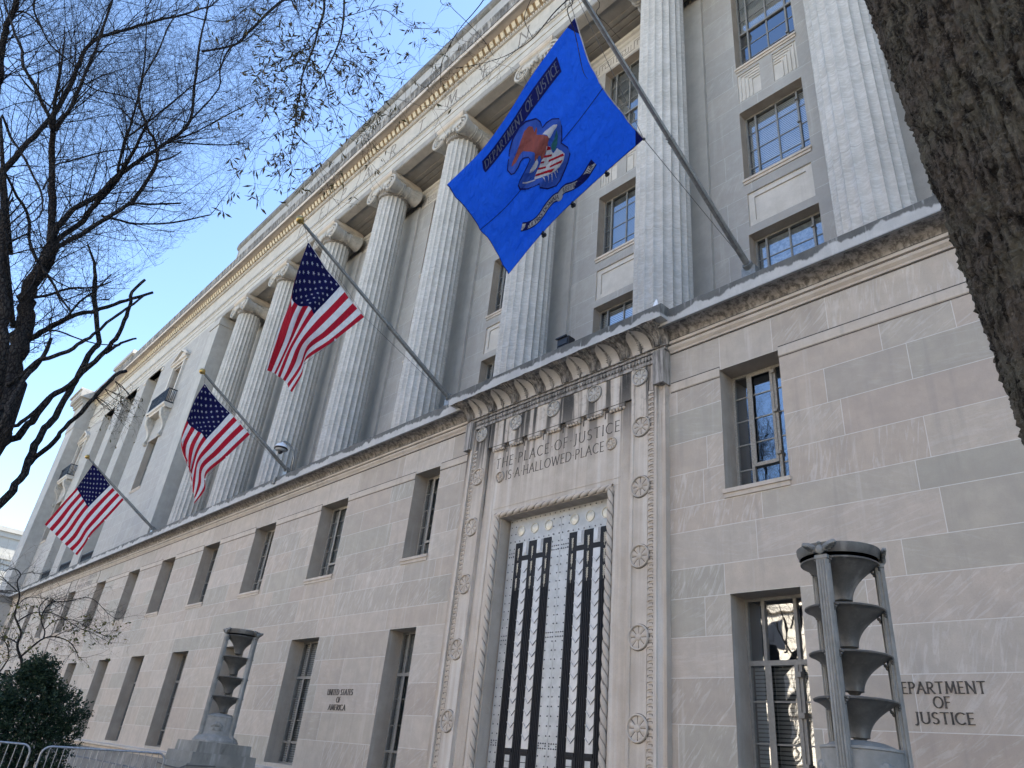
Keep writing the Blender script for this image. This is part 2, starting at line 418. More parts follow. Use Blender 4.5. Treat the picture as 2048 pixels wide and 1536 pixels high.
M['f_red'] = cloth('flag_red', (.46, .016, .035)); M['f_white'] = cloth('flag_white', (.80, .80, .80)); M['f_navy'] = cloth('flag_navy', (.016, .016, .11))
M['f_star'] = cloth('star_white', (.55, .56, .66), .3)
M['f_blue'] = cloth('flag_royal_blue', (.014, .125, .80), .42); M['f_dblue'] = cloth('flag_dark_blue', (.006, .010, .11), .2)
M['f_grey'] = cloth('flag_ribbon', (.50, .50, .52), .2); M['f_ink'] = cloth('flag_ink', (.02, .02, .05), .1)
M['f_brown'] = cloth('flag_eagle_brown', (.30, .09, .08), .3); M['f_olive'] = cloth('flag_olive', (.03, .15, .17), .3)
M['f_letter'] = cloth('flag_letter', (.12, .14, .22), .2)
M['f_shape'] = cloth('flag_field_shape', (.05, .13, .55), .4)

# ------------------------------------------------------------------ ground
gz = .15
g = MB(); g.box(-400, 400, -400, 300, gz - .3, gz - .02); tag(g.build('ground', M['asphalt']), kind='structure')
g = MB(); g.box(-120, 80, -13.2, 1.0, gz - .25, gz); tag(g.build('pavement', M['paving']), kind='structure')
g = MB(); g.box(-120, 80, -13.5, -13.2, gz - .25, gz + .004); tag(g.build('kerb', M['stone']), kind='structure')
g = MB(); g.box(-120, 80, -36.0, -33.0, gz - .25, gz + .1); g.box(-120, 80, -60.0, -36.0, gz - .25, gz + .1 - .004); tag(g.build('far_pavement', M['paving']), kind='structure')
g = MB()
for i in range(20):
    x = -60 + i * 6; g.box(x, x + 3, -23.6, -23.45, gz - .05, gz - .016)
tag(g.build('road_marking', M['paint_white']), kind='structure')
g = MB(); g.box(-40, -7.4, -5.6, -.5, gz - .2, gz + .03); tag(g.build('planting_bed', M['soil']), kind='structure')

# ------------------------------------------------------------------ lettering drawn with strokes
def arc(cx, cy, rx, ry, a0, a1, n=10):
    return [(cx + rx * math.cos(rad(a0 + (a1 - a0) * i / n)), cy + ry * math.sin(rad(a0 + (a1 - a0) * i / n))) for i in range(n + 1)]
GL = {
 'A': (.74, [[(.02, 0), (.37, 1)], [(.37, 1), (.72, 0)], [(.15, .36), (.59, .36)]]),
 'C': (.72, [arc(.42, .5, .40, .5, 50, 310, 16)]),
 'D': (.76, [[(.08, 0), (.08, 1)], [(.08, 1)] + arc(.28, .5, .46, .5, 90, -90, 14) + [(.08, 0)]]),
 'E': (.52, [[(.08, 0), (.08, 1)], [(.08, 1), (.48, 1)], [(.08, .52), (.43, .52)], [(.08, 0), (.5, 0)]]),
 'F': (.5, [[(.08, 0), (.08, 1)], [(.08, 1), (.48, 1)], [(.08, .52), (.43, .52)]]),
 'G': (.78, [arc(.42, .5, .40, .5, 50, 330, 16) + [(.76, .42)], [(.55, .42), (.80, .42)]]),
 'H': (.74, [[(.08, 0), (.08, 1)], [(.66, 0), (.66, 1)], [(.08, .5), (.66, .5)]]),
 'I': (.16, [[(.08, 0), (.08, 1)]]),
 'J': (.36, [[(.27, 1), (.27, .12)] + arc(.10, .1, .17, .25, 0, -110, 7)]),
 'L': (.5, [[(.08, 0), (.08, 1)], [(.08, 0), (.5, 0)]]),
 'M': (.9, [[(.06, 0), (.16, 1)], [(.16, 1), (.45, .1)], [(.45, .1), (.74, 1)], [(.74, 1), (.84, 0)]]),
 'N': (.78, [[(.08, 0), (.08, 1)], [(.08, 1), (.7, 0)], [(.7, 0), (.7, 1)]]),
 'O': (.84, [arc(.42, .5, .40, .5, 0, 360, 24)]),
 'P': (.56, [[(.08, 0), (.08, 1)], [(.08, 1), (.24, 1)] + arc(.26, .74, .26, .26, 90, -90, 10) + [(.08, .48)]]),
 'Q': (.84, [arc(.42, .5, .40, .5, 0, 360, 24), [(.48, .16), (.8, -.16)]]),
 'R': (.62, [[(.08, 0), (.08, 1)], [(.08, 1), (.24, 1)] + arc(.26, .74, .26, .26, 90, -90, 10) + [(.08, .48)], [(.26, .48), (.62, 0)]]),
 'S': (.52, [arc(.27, .75, .21, .25, 40, 270, 10) + arc(.25, .25, .23, .25, 90, -140, 10)[1:]]),
 'T': (.66, [[(.33, 0), (.33, 1)], [(.02, 1), (.64, 1)]]),
 'U': (.74, [[(.08, 1), (.08, .32)] + arc(.37, .32, .29, .32, 180, 360, 12) + [(.66, 1)]]),
 'W': (1.08, [[(.02, 1), (.28, 0)], [(.28, 0), (.54, .95)], [(.54, .95), (.80, 0)], [(.80, 0), (1.06, 1)]]),
 'B': (.58, [[(.08, 0), (.08, 1)], [(.08, 1), (.24, 1)] + arc(.26, .76, .22, .24, 90, -90, 8) + [(.08, .52)], [(.24, .52)] + arc(.28, .26, .26, .26, 90, -90, 8) + [(.08, 0)]]),
 'V': (.74, [[(.02, 1), (.37, 0)], [(.37, 0), (.72, 1)]]),
 '.': (.22, [[(.07, .5), (.15, .5)]]), ' ': (.4, []),
}
def text_quads(s, h, gap=.16, wide=1.0, thick=.09, thin=.055, serif=.13):
    """list of quads in (a, b): a along the line from its left end, b up; and the total width"""
    out = []; x = 0.0
    for ch in s:
        w, strokes = GL[ch]
        for st in strokes:
            p = [((x + a * wide) * h, b * h) for a, b in st]
            for i in range(len(p) - 1):
                (a0, b0), (a1, b1) = p[i], p[i+1]
                d = math.hypot(a1 - a0, b1 - b0)
                if d < 1e-9: continue
                ux, uy = (a1 - a0) / d, (b1 - b0) / d
                t = (thin + (thick - thin) * abs(uy)) * h / 2
                e = t * .6
                a0 -= ux * e; b0 -= uy * e; a1 += ux * e; b1 += uy * e
                out.append([(a0 - uy*t, b0 + ux*t), (a0 + uy*t, b0 - ux*t), (a1 + uy*t, b1 - ux*t), (a1 - uy*t, b1 + ux*t)])
            if serif and len(st) > 1:
                for (a, b), (c, d) in ((p[0], p[1]), (p[-1], p[-2])):
                    if abs(b - d) > abs(a - c) * .6 and (b < .03 * h or b > .97 * h):
                        q = serif * h / 2 * 1.5; r = thin * h / 2
                        out.append([(a - q, b - r), (a + q, b - r), (a + q, b + r), (a - q, b + r)])
        x += w * wide + gap
    return out, (x - gap) * h
def wall_text(name, s, cx, zc, h, y, mat, parent, width=None, depth=.004, **k):
    q, w = text_quads(s, h, **k)
    f = (width / w) if width else 1.0
    mb = MB(); rng = random.Random(len(s))
    for i, quad in enumerate(q):
        d = depth + .0006 * (i % 5)
        mb.prism([(cx + (a * f - w * f / 2), zc - h/2 + b) for a, b in quad], y - d, y + .02)
    return mb.build(name, mat, parent)

# ------------------------------------------------------------------ ashlar walls
def rsub(r, h):
    x0, x1, z0, z1 = r; a0, a1, b0, b1 = h
    if a0 >= x1 - 1e-6 or a1 <= x0 + 1e-6 or b0 >= z1 - 1e-6 or b1 <= z0 + 1e-6: return [r]
    o = []
    if b0 > z0: o.append((x0, x1, z0, b0))
    if b1 < z1: o.append((x0, x1, b1, z1))
    zz0, zz1 = max(z0, b0), min(z1, b1)
    if a0 > x0: o.append((x0, a0, zz0, zz1))
    if a1 < x1: o.append((a1, x1, zz0, zz1))
    return o
def ashlar(name, x0, x1, zs, y, holes, mat, parent, seed=1, lmin=.9, lmax=2.9, edges=None, extra=()):
    rng = random.Random(seed); V = []; F = []; UV = []; CO = []
    def put(px0, px1, pz0, pz1, bx0, bz0, bw, bh, col):
        b = len(V)
        V.extend([(px0, y, pz0), (px1, y, pz0), (px1, y, pz1), (px0, y, pz1)]); F.append((b, b+1, b+2, b+3))
        for x, z in ((px0, pz0), (px1, pz0), (px1, pz1), (px0, pz1)):
            UV.append((x - bx0, z - bz0)); CO.append((col[0], col[1], bw / 10, bh / 10))
    for i in range(len(zs) - 1):
        z0, z1 = zs[i], zs[i+1]; x = x0 - rng.uniform(0, lmax * .8)
        while x < x1:
            w = rng.choice((rng.uniform(lmin, lmin * 1.4), rng.uniform(lmin * 1.3, lmax), rng.uniform(lmax * .7, lmax)))
            a, b = max(x, x0), min(x + w, x1)
            if b > a + 1e-4:
                rs = [(a, b, z0, z1)]
                for h in holes:
                    rs = [q for r in rs for q in rsub(r, h)]
                col = (rng.random(), rng.random())
                for r in rs: put(*r, x, z0, w, z1 - z0, col)
            x += w
    me = bpy.data.meshes.new(name); me.from_pydata(V, [], F); me.materials.append(mat)
    me.uv_layers.new(name='blk_uv'); me.color_attributes.new('blk', 'FLOAT_COLOR', 'CORNER')
    uv = me.uv_layers['blk_uv']; at_ = me.color_attributes['blk']
    uv.data.foreach_set('uv', [c for p in UV for c in p]); at_.data.foreach_set('color', [c for p in CO for c in p])
    me.update()
    o = bpy.data.objects.new(name, me); C.collection.objects.link(o); o.parent = parent
    return o

bld = thing('government_building', 'long pale limestone government building with a giant Ionic colonnade and a tall metal door', 'building')

# ------------------------------------------------------------------ windows
RND = random.Random(5)
def window(cx, z0, z1, hw, y, depth, style, parent, sill=True, blind=None, room=.5):
    """an opening in a wall at plane y: frame (the part) > reveal, pane, sill, blind"""
    yf = y + depth; x0, x1 = cx - hw, cx + hw
    f = MB(); b = .045; ft = .07
    def bar(a0, a1, c0, c1, d0=-.03, d1=.03): f.box(a0, a1, yf + d0, yf + d1, c0, c1)
    bar(x0, x0 + b, z0, z1); bar(x1 - b, x1, z0, z1); bar(x0 + b, x1 - b, z1 - b, z1); bar(x0 + b, x1 - b, z0, z0 + b)
    H = z1 - z0
    if style == 'A':
        for s in (-1, 1): bar(cx + s*hw*.44 - .025, cx + s*hw*.44 + .025, z0 + b, z1 - b, -.04, .03)
        # casement with a heavier sash
        a = hw * .44 - .025; s0 = z0 + H * .21
        bar(cx - a, cx - a + .05, s0, z1 - b, -.055, -.0301); bar(cx + a - .05, cx + a, s0, z1 - b, -.055, -.0301)
        bar(cx - a, cx + a, s0, s0 + .06, -.056, .02); bar(cx - a, cx + a, z1 - b - .05, z1 - b, -.056, -.0301)
        for k in range(1, 5):
            zz = z0 + H * (.21 + .79 * (k - 0) / 4.0) if k < 4 else None
            if zz: bar(x0 + b, x1 - b, zz - .01, zz + .01, -.012, .012)
        bar(x0 + b, cx - a, z0 + H*.2, z0 + H*.2 + .02, -.012, .0121); bar(cx + a, x1 - b, z0 + H*.2, z0 + H*.2 + .02, -.012, .0121)
        for zz in (s0 + .12, z0 + H * .6, z1 - .16): f.box(cx + a - .02, cx + a + .05, yf - .085, yf - .03, zz, zz + .06)
    elif style == 'B':
        for s in (-1, 1): bar(cx + s*hw*.46 - .025, cx + s*hw*.46 + .025, z0 + b, z1 - b, -.04, .03)
        t = z0 + H * .69
        bar(x0 + b, x1 - b, t - .035, t + .035, -.05, .032)
        a = hw * .46 - .025; s0 = z0 + H * .16
        bar(cx - a, cx - a + .055, s0, t - .035, -.056, -.0401); bar(cx + a - .055, cx + a, s0, t - .035, -.056, -.0401)
        bar(x0 + b, x1 - b, s0, s0 + .05, -.045, .02)
        for k in (.34, .52): bar(x0 + b, x1 - b, z0 + H*k - .01, z0 + H*k + .01, -.012, .012)
        for zz in (s0 + .25, z0 + H * .45, t - .2): f.box(cx + a - .02, cx + a + .05, yf - .09, yf - .03, zz, zz + .07)
    else:
        for s in (-1, 1): bar(cx + s*hw*.66 - .022, cx + s*hw*.66 + .022, z0 + b, z1 - b, -.04, .03)
        bar(cx - .018, cx + .018, z0 + b, z1 - b, -.02, .02)
        n = max(2, round(H / .52))
        s0 = z0 + H * .5 if style == 'T' else z0 + .02
        for k in range(1, n):
            zz = z0 + H * k / n; w = .011 if not (style == 'T' and k == n // 2) else .03
            bar(x0 + b, x1 - b, zz - w, zz + w, -.012 if w < .02 else -.045, .012)
        a = hw * .66
        for zz in (z0 + H*.14, z0 + H*.52, z0 + H*.85): f.box(cx + a - .04, cx + a + .03, yf - .08, yf - .03, zz, zz + .05)
    fr = f.build('window', M['frame'] if style != 'A' else M['frame_pale'], parent)
    p = MB(); p.quad((x0 + .02, yf, z0 + .02), (x1 - .02, yf, z0 + .02), (x1 - .02, yf, z1 - .02), (x0 + .02, yf, z1 - .02)); p.build('pane', M['glass'], fr, fix=False)
    r = MB(); yb = yf + .031
    r.quad((x0, y, z0), (x0, y, z1), (x0, yb, z1), (x0, yb, z0)); r.quad((x1, y, z1), (x1, y, z0), (x1, yb, z0), (x1, yb, z1))
    r.quad((x0, y, z1), (x1, y, z1), (x1, yb, z1), (x0, yb, z1)); r.quad((x0, y, z0), (x0, yb, z0), (x1, yb, z0), (x1, y, z0))
    r.build('reveal', M['reveal'], fr, fix=False)
    d = MB(); d.box(x0, x1, yb, yb + room, z0, z1)
    for i in range(6):
        pass
    # the room behind: open towards the glass
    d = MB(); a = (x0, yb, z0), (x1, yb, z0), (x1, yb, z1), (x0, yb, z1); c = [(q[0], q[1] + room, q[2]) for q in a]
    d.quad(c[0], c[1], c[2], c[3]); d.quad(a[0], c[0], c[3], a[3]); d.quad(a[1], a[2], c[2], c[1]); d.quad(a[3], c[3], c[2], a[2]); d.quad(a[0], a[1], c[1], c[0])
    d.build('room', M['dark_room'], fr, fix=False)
    if blind:
        bt, frac, mt = blind[:3]; top = blind[3] if len(blind) > 3 else 1.0
        k = MB(); k.box(x0 + .05, x1 - .05, yf + .07, yf + .09, z0 + .03 + (z1 - z0) * (1 - frac), z0 + (z1 - z0) * top - .05); k.build(bt, M[mt], fr)
    if sill:
        s = MB(); s.box(x0 - .02, x1 + .02, y - .05, y + .12, z0 - .055, z0 + .012); s.box(x0 + .004, x1 - .004, y + .12, yf + .03, z0 - .02, z0 + .010)
        s.box(x0 - .005, x1 + .005, y - .025, y + .05, z0 - .13, z0 - .055); s.build('sill', M['stone'], fr)
    return fr

# base storey
AZ0, AZ1, BZ0, BZ1 = 5.98, 8.25, 1.29, 4.325
WA = [(4.64, .558), (-4.43, .53), (-9.0, .767), (-13.5, .767), (-18.02, .767), (-22.5, .767), (-26.86, .767), (-31.9, .767), (-37.3, .70), (-41.9, .70), (-46.6, .70), (-51.8, .70), (9.14, .558), (13.6, .767)]
WB = [(4.64, .558), (-4.43, .53), (-9.0, .767), (-13.5, .767), (-18.02, .767), (-22.5, .767), (-26.86, .767), (-31.9, .767), (-37.3, .70), (-41.9, .70), (-46.6, .70), (-51.8, .70), (13.6, .767)]
holes = [(x - h, x + h, AZ0, AZ1) for x, h in WA] + [(x - h, x + h, BZ0, BZ1) for x, h in WB] + [(-2.5, 2.8, .0, 9.0)]
ROWS = [1.2, 1.88, 2.50, 3.14, 3.73, 4.325, 4.80, 5.41, 5.84, 6.446, 7.043, 7.64, 8.25, 9.0]
ashlar('wall', -54.0, 22, ROWS, 0.0, holes, M['ashlar'], bld, seed=11)
bl = [('blind', 1.0, 'blind'), ('blind', .92, 'blind_dark'), ('curtain', 1.0, 'curtain'), None]
for i, (x, h) in enumerate(WA):
    b = None if i == 0 else RND.choice(bl)
    window(x, AZ0, AZ1, h, 0.0, .43, 'A', bld, True, b)
for i, (x, h) in enumerate(WB):
    b = ('blind', .84, 'blind_dark', .69) if i == 0 else (('curtain', 1.0, 'curtain') if i == 1 else (('blind', 1.0, 'blind') if i < 4 else RND.choice(bl)))
    window(x, BZ0, BZ1, h, 0.0, .43, 'B', bld, False, b)

# water table and plinth
for a, b in ((-54.0, -3.1), (3.4, 22)):
    p = MB(); p.extrude_x([(0, 1.2), (-.10, 1.19), (-.22, 1.16), (-.22, 1.10), (-.16, 1.08), (-.14, 1.0), (.0, 1.0)], a, b)
    p.build('water_table', M['stone'], bld)
for a, b in ((-54.0, -3.1), (3.4, 22)):
    p = MB(); p.extrude_x([(.0, .999), (-.16, .999), (-.16, .62), (-.30, .60), (-.30, gz - .1), (0, gz - .1)], a, b)
    p.build('plinth', M['granite'], bld)

# band of two grooves under the ledge
def flush_band(x0, x1, mb): mb.extrude_x([(-.004, 8.115), (-.018, 8.13), (-.018, 8.285), (-.004, 8.30), (.01, 8.30), (.01, 8.115)], x0, x1)
segs = [(-53.5, -2.75), (3.05, 22)]
for a, b in segs:
    edges = sorted([a, b] + [e for x, h in WA for e in (x - h, x + h) if a < x < b])
    for i in range(0, len(edges) - 1, 2):
        gm = MB(); flush_band(edges[i], edges[i + 1], gm); gm.build('string_band', M['stone'], bld)
gm = MB()
for a, b in segs:
    edges = sorted([a, b] + [e for x, h in WA for e in (x - h, x + h) if a < x < b])
    for i in range(0, len(edges) - 1, 2):
        for z in (8.112, 8.306): gm.box(edges[i], edges[i+1], -.0055, .01, z - .012, z + .012)  # dark strips stand in for the shade inside the grooves
gm.build('band_groove', M['incised'], bld)

# ledge: moulding, stained cove, fascia
gro = MB()
def ledge(x0, x1, dy, parts):
    fas, cov, mou = parts
    mou.extrude_x([(0, 8.95), (-.03 + dy, 8.95), (-.04 + dy, 8.985), (-.085 + dy, 9.03), (-.10 + dy, 9.075), (-.075 + dy, 9.08), (-.075 + dy, 9.10), (-.115 + dy, 9.11), (-.12 + dy, 9.165), (-.10 + dy, 9.175), (-.06 + dy, 9.18), (0, 9.18)], x0, x1)
    for z, y in ((9.09, -.082), (9.185, -.105), (8.943, -.006)): gro.box(x0, x1, y + dy, .0, z - .013, z + .011)  # dark strips paint the shade in the moulding notches
    pr = [(.3, 9.18)] + [(-.055 + dy - .26 * (1 - math.cos(t * math.pi / 2)), 9.18 + .19 * math.sin(t * math.pi / 2) * .98) for t in [i / 8 for i in range(9)]] + [(-.34 + dy, 9.37), (.3, 9.37)]
    cov.extrude_x(pr, x0, x1)
    fas.extrude_x([(.3, 9.371), (-.40 + dy, 9.371), (-.40 + dy, 9.345), (-.42 + dy, 9.34), (-.42 + dy, 9.66), (-.38 + dy, 9.70), (.3, 9.72)], x0, x1)
L = (MB(), MB(), MB())
ledge(-54.0, -2.75, 0, L)
fas, cov, mou = L
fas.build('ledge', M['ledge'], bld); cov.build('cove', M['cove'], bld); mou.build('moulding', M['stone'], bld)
L = (MB(), MB(), MB()); ledge(3.05, 22, 0, L); fas, cov, mou = L
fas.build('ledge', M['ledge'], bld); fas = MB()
# the fascia and its cove step forward above the portal
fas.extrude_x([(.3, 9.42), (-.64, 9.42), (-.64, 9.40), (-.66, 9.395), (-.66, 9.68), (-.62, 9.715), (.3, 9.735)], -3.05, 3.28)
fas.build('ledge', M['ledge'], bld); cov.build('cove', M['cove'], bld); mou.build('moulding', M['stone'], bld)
gro.build('moulding_groove', M['incised'], bld)
s = MB(); s.box(-54.0, 22, -.03, 2.2, 9.60, 9.95); s.build('stylobate', M['stone'], bld)

# ------------------------------------------------------------------ portal around the door
PX = .14
prof = [(1.50, .30), (1.50, -.02), (1.66, -.02), (1.66, -.055), (1.80, -.055), (1.81, -.07), (1.88, -.085), (1.98, -.075), (2.08, -.06), (2.10, -.06),
        (2.10, -.15), (2.16, -.15), (2.17, -.13), (2.48, -.13), (2.48, -.115), (2.635, -.115), (2.635, -.17), (2.70, -.17), (2.71, -.13), (2.76, -.085), (2.83, -.10), (2.86, -.12), (2.86, .05)]
def prof_z(mb, pr, s, z0, z1):
    b = len(mb.v); n = len(pr)
    for z in (z0, z1):
        for x, y in pr: mb.v.append((PX + s * x, y, z))
    for i in range(n - 1):
        mb.f.append([b+i, b+i+1, b+n+i+1, b+n+i] if s > 0 else [b+i+1, b+i, b+n+i, b+n+i+1]); mb.m.append(0)
po = MB()
for s in (-1, 1): prof_z(po, prof, s, gz, 8.80)
# lintel panel carrying the inscription, stepped out again above the tassels
po.box(PX - 2.10, PX + 2.10, -.06, .35, 6.53, 8.19)
po.box(PX - 1.66, PX + 1.66, -.0555, .35, 6.43, 6.53)
po.box(PX - 2.10, PX + 2.10, -.13, .35, 8.19, 8.86)
po.box(PX - 1.80, PX + 1.80, -.068, .3, 6.66, 6.675)
for s in (-1, 1): po.box(PX + s*1.80 - .008, PX + s*1.80 + .008, -.068, .3, gz, 6.665)
for k in range(7):
    x = .12 + (k - 3) * .577
    po.box(x - .20, x + .20, -.135, 0, 8.105, 8.19)
portal = po.build('portal', M['portal'], bld)
# projecting corner blocks near the top
for s in (-1, 1):
    b = MB(); b.box(min(PX + s*2.66, PX + s*2.90), max(PX + s*2.66, PX + s*2.90), -.24, .05, 8.27, 8.98)
    b.build('corner_block', M['cove'], portal)
# rope moulding
def rope(name, path, r, parent, mat, pitch=.21):
    mb = MB(); N = 24
    P = [Vector(p) for p in path]; d = [0]
    for i in range(len(P) - 1): d.append(d[-1] + (P[i+1] - P[i]).length)
    tot = d[-1]; k = int(tot / .018); base = 0; prev = None
    rings = []
    for i in range(k + 1):
        s = tot * i / k; j = max(x for x in range(len(d) - 1) if d[x] <= s + 1e-9)
        t = (s - d[j]) / (d[j+1] - d[j]); p = P[j].lerp(P[j+1], t); tan = (P[j+1] - P[j]).normalized()
        w = tan.cross(Vector((0, 1, 0))).normalized(); u = Vector((0, 1, 0)); ring = []
        for q in range(N):
            a = 2 * math.pi * q / N
            tw = (a * 2 / (2*math.pi) + s / pitch * (1 if tan.z >= -.1 else -1)) % 1.0
            rr = r * (.66 + .38 * abs(math.sin(math.pi * tw)) ** .55)
            ring.append(p + (u * math.cos(a) + w * math.sin(a)) * rr)
        rings.append(ring)
    for ring in rings: mb.v += [tuple(q) for q in ring]
    sgn = 1 if (P[-1] - P[0]).normalized().z >= -.1 else -1
    for i in range(len(rings) - 1):
        for q in range(N):
            a = i*N + q; c = i*N + (q+1) % N
            tw = (2 * (q + .5) / N + tot * (i + .5) / k / pitch * sgn) % 1.0
            mb.f.append([a, c, c + N, a + N]); mb.m.append(1 if min(tw, 1 - tw) < .09 else 0)  # faces along the strand valleys get the painted shade
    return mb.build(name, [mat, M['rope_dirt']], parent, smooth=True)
rx = 1.58
rope('rope_moulding', [(PX - rx, -.06, gz), (PX - rx, -.06, 6.50)], .064, portal, M['stone'])
rope('rope_moulding', [(PX + rx, -.06, gz), (PX + rx, -.06, 6.50)], .064, portal, M['stone'])
rope('rope_moulding', [(PX - rx - .06, -.06, 6.50), (PX + rx + .06, -.06, 6.50)], .064, portal, M['stone'])
# rosettes: rim, eight petals, centre
def rosette(c, r, parent, mat, y, n=8, flip=False):
    mb = MB(); cx, cz = c
    def ringv(rr, yy, k=40): return [(cx + rr*math.cos(2*math.pi*i/k), y + yy, cz + rr*math.sin(2*math.pi*i/k)) for i in range(k)]
    prof_ = [(r, .0), (r, -.030), (r*.95, -.042), (r*.88, -.038), (r*.85, -.006)]
    b = len(mb.v)
    for rr, yy in prof_: mb.v += ringv(rr, yy)
    for i in range(len(prof_) - 1):
        for j in range(40):
            a = b + i*40 + j; d = b + i*40 + (j+1) % 40; mb.f.append([a, d, d+40, a+40]); mb.m.append(0)
    # petals
    for k in range(n):
        a0 = 2*math.pi*(k + .5)/n; seg = []
        for rr, dy in ((.24, -.012), (.45, -.020), (.70, -.016), (.85, -.008)):
            row = []
            for q in range(7):
                s = (q / 6 - .5) * 2; ang = a0 + s * math.pi / n * .90
                row.append((cx + r*rr*math.cos(ang), y + dy * (1 - s*s*.9) - .002, cz + r*rr*math.sin(ang)))
            seg.append(row)
        for i in range(3):
            for q in range(6): mb.add([seg[i][q], seg[i][q+1], seg[i+1][q+1], seg[i+1][q]], [(0, 1, 2, 3)])
        # dark cut between petals
        ang = 2*math.pi*k/n; ca, sa = math.cos(ang), math.sin(ang); t = r*.036
        mb.add([(cx + r*.3*ca - sa*t, y - .0035, cz + r*.3*sa + ca*t), (cx + r*.86*ca - sa*t, y - .0035, cz + r*.86*sa + ca*t), (cx + r*.86*ca + sa*t, y - .0035, cz + r*.86*sa - ca*t), (cx + r*.3*ca + sa*t, y - .0035, cz + r*.3*sa - ca*t)], [(0, 1, 2, 3)], 1)
    b = len(mb.v); pr = [(r*.27, -.006), (r*.26, -.022), (r*.18, -.034), (r*.06, -.036)]
    for rr, yy in pr: mb.v += ringv(rr, yy, 24)
    for i in range(3):
        for j in range(24):
            a = b + i*24 + j; d = b + i*24 + (j+1) % 24; mb.f.append([a, d, d+24, a+24]); mb.m.append(0)
    mb.f.append([b + 72 + j for j in range(24)]); mb.m.append(0)
    # dark ring round the edge
    b = len(mb.v); mb.v += ringv(r*1.0, -.002); mb.v += ringv(r*1.05, -.002)
    for j in range(40): mb.f.append([b + j, b + (j+1) % 40, b + 40 + (j+1) % 40, b + 40 + j]); mb.m.append(1)
    return mb.build('rosette', [mat, M['incised']], parent, smooth=True, angle=35)
for s in (-1, 1):
    for z in (.9, 2.41, 3.75, 5.08, 6.34, 7.53): rosette((PX + s*2.325, z), .205, portal, M['stone'], -.13)
for k in range(5): rosette((.10 + (k - 2) * 1.165, 8.60), .185, portal, M['carved'], -.13)
for x in (-1.50, 1.70): rosette((x, 7.40), .125, portal, M['stone'], -.06)
# leaf enrichment strips on both outer edges
rng = random.Random(3)
for s in (-1, 1):
    lf = MB(); z = gz + .1
    while z < 8.22:
        x0, x1 = PX + s*2.49, PX + s*2.63
        # one bell-shaped leaf with a dark cut
        pts = [(x0, z), (x0 + (x1-x0)*.35, z + .02), (x1, z + .017), (x1, z + .045), (x0 + (x1-x0)*.5, z + .05), (x0, z + .074)]
        if s < 0: pts = pts[::-1]
        lf.prism(pts, -.134, -.11)
        q = x0 + (x1-x0) * .75
        lf.box(q - .016, q + .016, -.118, -.10, z + .052, z + .084, 1)
        w = x0 + (x1-x0) * .42
        lf.box(min(w - .035, w + .035), max(w - .035, w + .035), -.1175, -.10, z + .075, z + .086, 1)
        z += .104
    lf.build('leaf_moulding', [M['stone'], M['incised_soft']], portal)
# inscription
wall_text('inscription', 'THE.PLACE.OF.JUSTICE', .10, 7.745, .225, -.06, M['incised'], portal, width=3.58, gap=.26, thick=.085, thin=.06, serif=.1)
wall_text('inscription', 'IS.A.HALLOWED.PLACE', .10, 7.40, .205, -.06, M['incised'], portal, width=2.82, gap=.17, thick=.085, thin=.06, serif=.1)
# tassels: rows of little drops below the stepped blocks, with dark notches between
ts = MB()
for k in range(7):
    x = .12 + (k - 3) * .577
    for j in range(5): ts.ball((x - .16 + j * .08, -.098, 8.085), .036, 6)
    ts.box(x - .205, x + .205, -.139, -.13, 8.165, 8.18, 1)
for k in range(8):
    x = .12 + (k - 3.5) * .577
    ts.box(x - .055, x + .055, -.066, -.055, 8.105, 8.19, 1)
    ts.box(x - .055, x - .035, -.068, -.0555, 7.98, 8.10, 1)
ts.build('tassel_row', [M['stone'], M['incised']], portal, smooth=True, angle=40)
# carved band of anthemions and fine mouldings above
an = MB(); n = 66
an.box(PX - 2.66, PX + 2.66, -.155, .0, 8.80, 8.865); an.box(PX - 2.92, PX + 2.92, -.19, .0, 9.0, 9.035); an.box(PX - 2.90, PX + 2.90, -.165, .0, 9.036, 9.075); an.box(PX - 2.92, PX + 2.92, -.20, .0, 9.076, 9.10)
an.box(PX - 2.66, PX + 2.66, -.14, .0, 8.866, 8.999)
for i in range(n):
    x = PX - 2.6 + 5.2 * i / (n - 1)
    an.prism([(x - .028, 8.985), (x - .034, 8.93), (x, 8.875), (x + .034, 8.93), (x + .028, 8.985)], -.168, -.13)
    an.box(x + .036, x + .044, -.150, -.13, 8.88, 8.98, 1)
an.build('carved_band', [M['cove'], M['incised']], portal)
# the flaring cove with pale leaf-shaped arches between dark acanthus consoles
cv = MB(); K = 12
def cove_y(t): return -.16 - .46 * (1 - math.cos(t * math.pi / 2))
def cove_z(t): return 9.10 + .30 * math.sin(t * math.pi / 2)
pr = [(0.1, 9.10)] + [(cove_y(i/K), cove_z(i/K)) for i in range(K+1)] + [(.1, 9.40)]
cv.extrude_x(pr, -2.86, 3.10)
cv.build('flared_cove', M['cove'], portal)
ar = MB()
for k in range(7):
    x = .10 + (k - 3) * .80; w = .235
    rows = []
    for i in range(K + 1):
        t = i / K * .93
        f = 1.0 if t < .45 else math.sqrt(max(0, 1 - ((t - .45) / .50) ** 2))
        rows.append([(x + w * f * q / 6, cove_y(t) - .012 - .03 * (1 - (q/6)**2), cove_z(t) - .012) for q in range(-6, 7)])
    for i in range(K):
        for q in range(12): ar.add([rows[i][q], rows[i][q+1], rows[i+1][q+1], rows[i+1][q]], [(0, 1, 2, 3)])
ar.build('pale_arch', M['stone_pale'], portal, smooth=True)
sp = MB(); rng = random.Random(9)
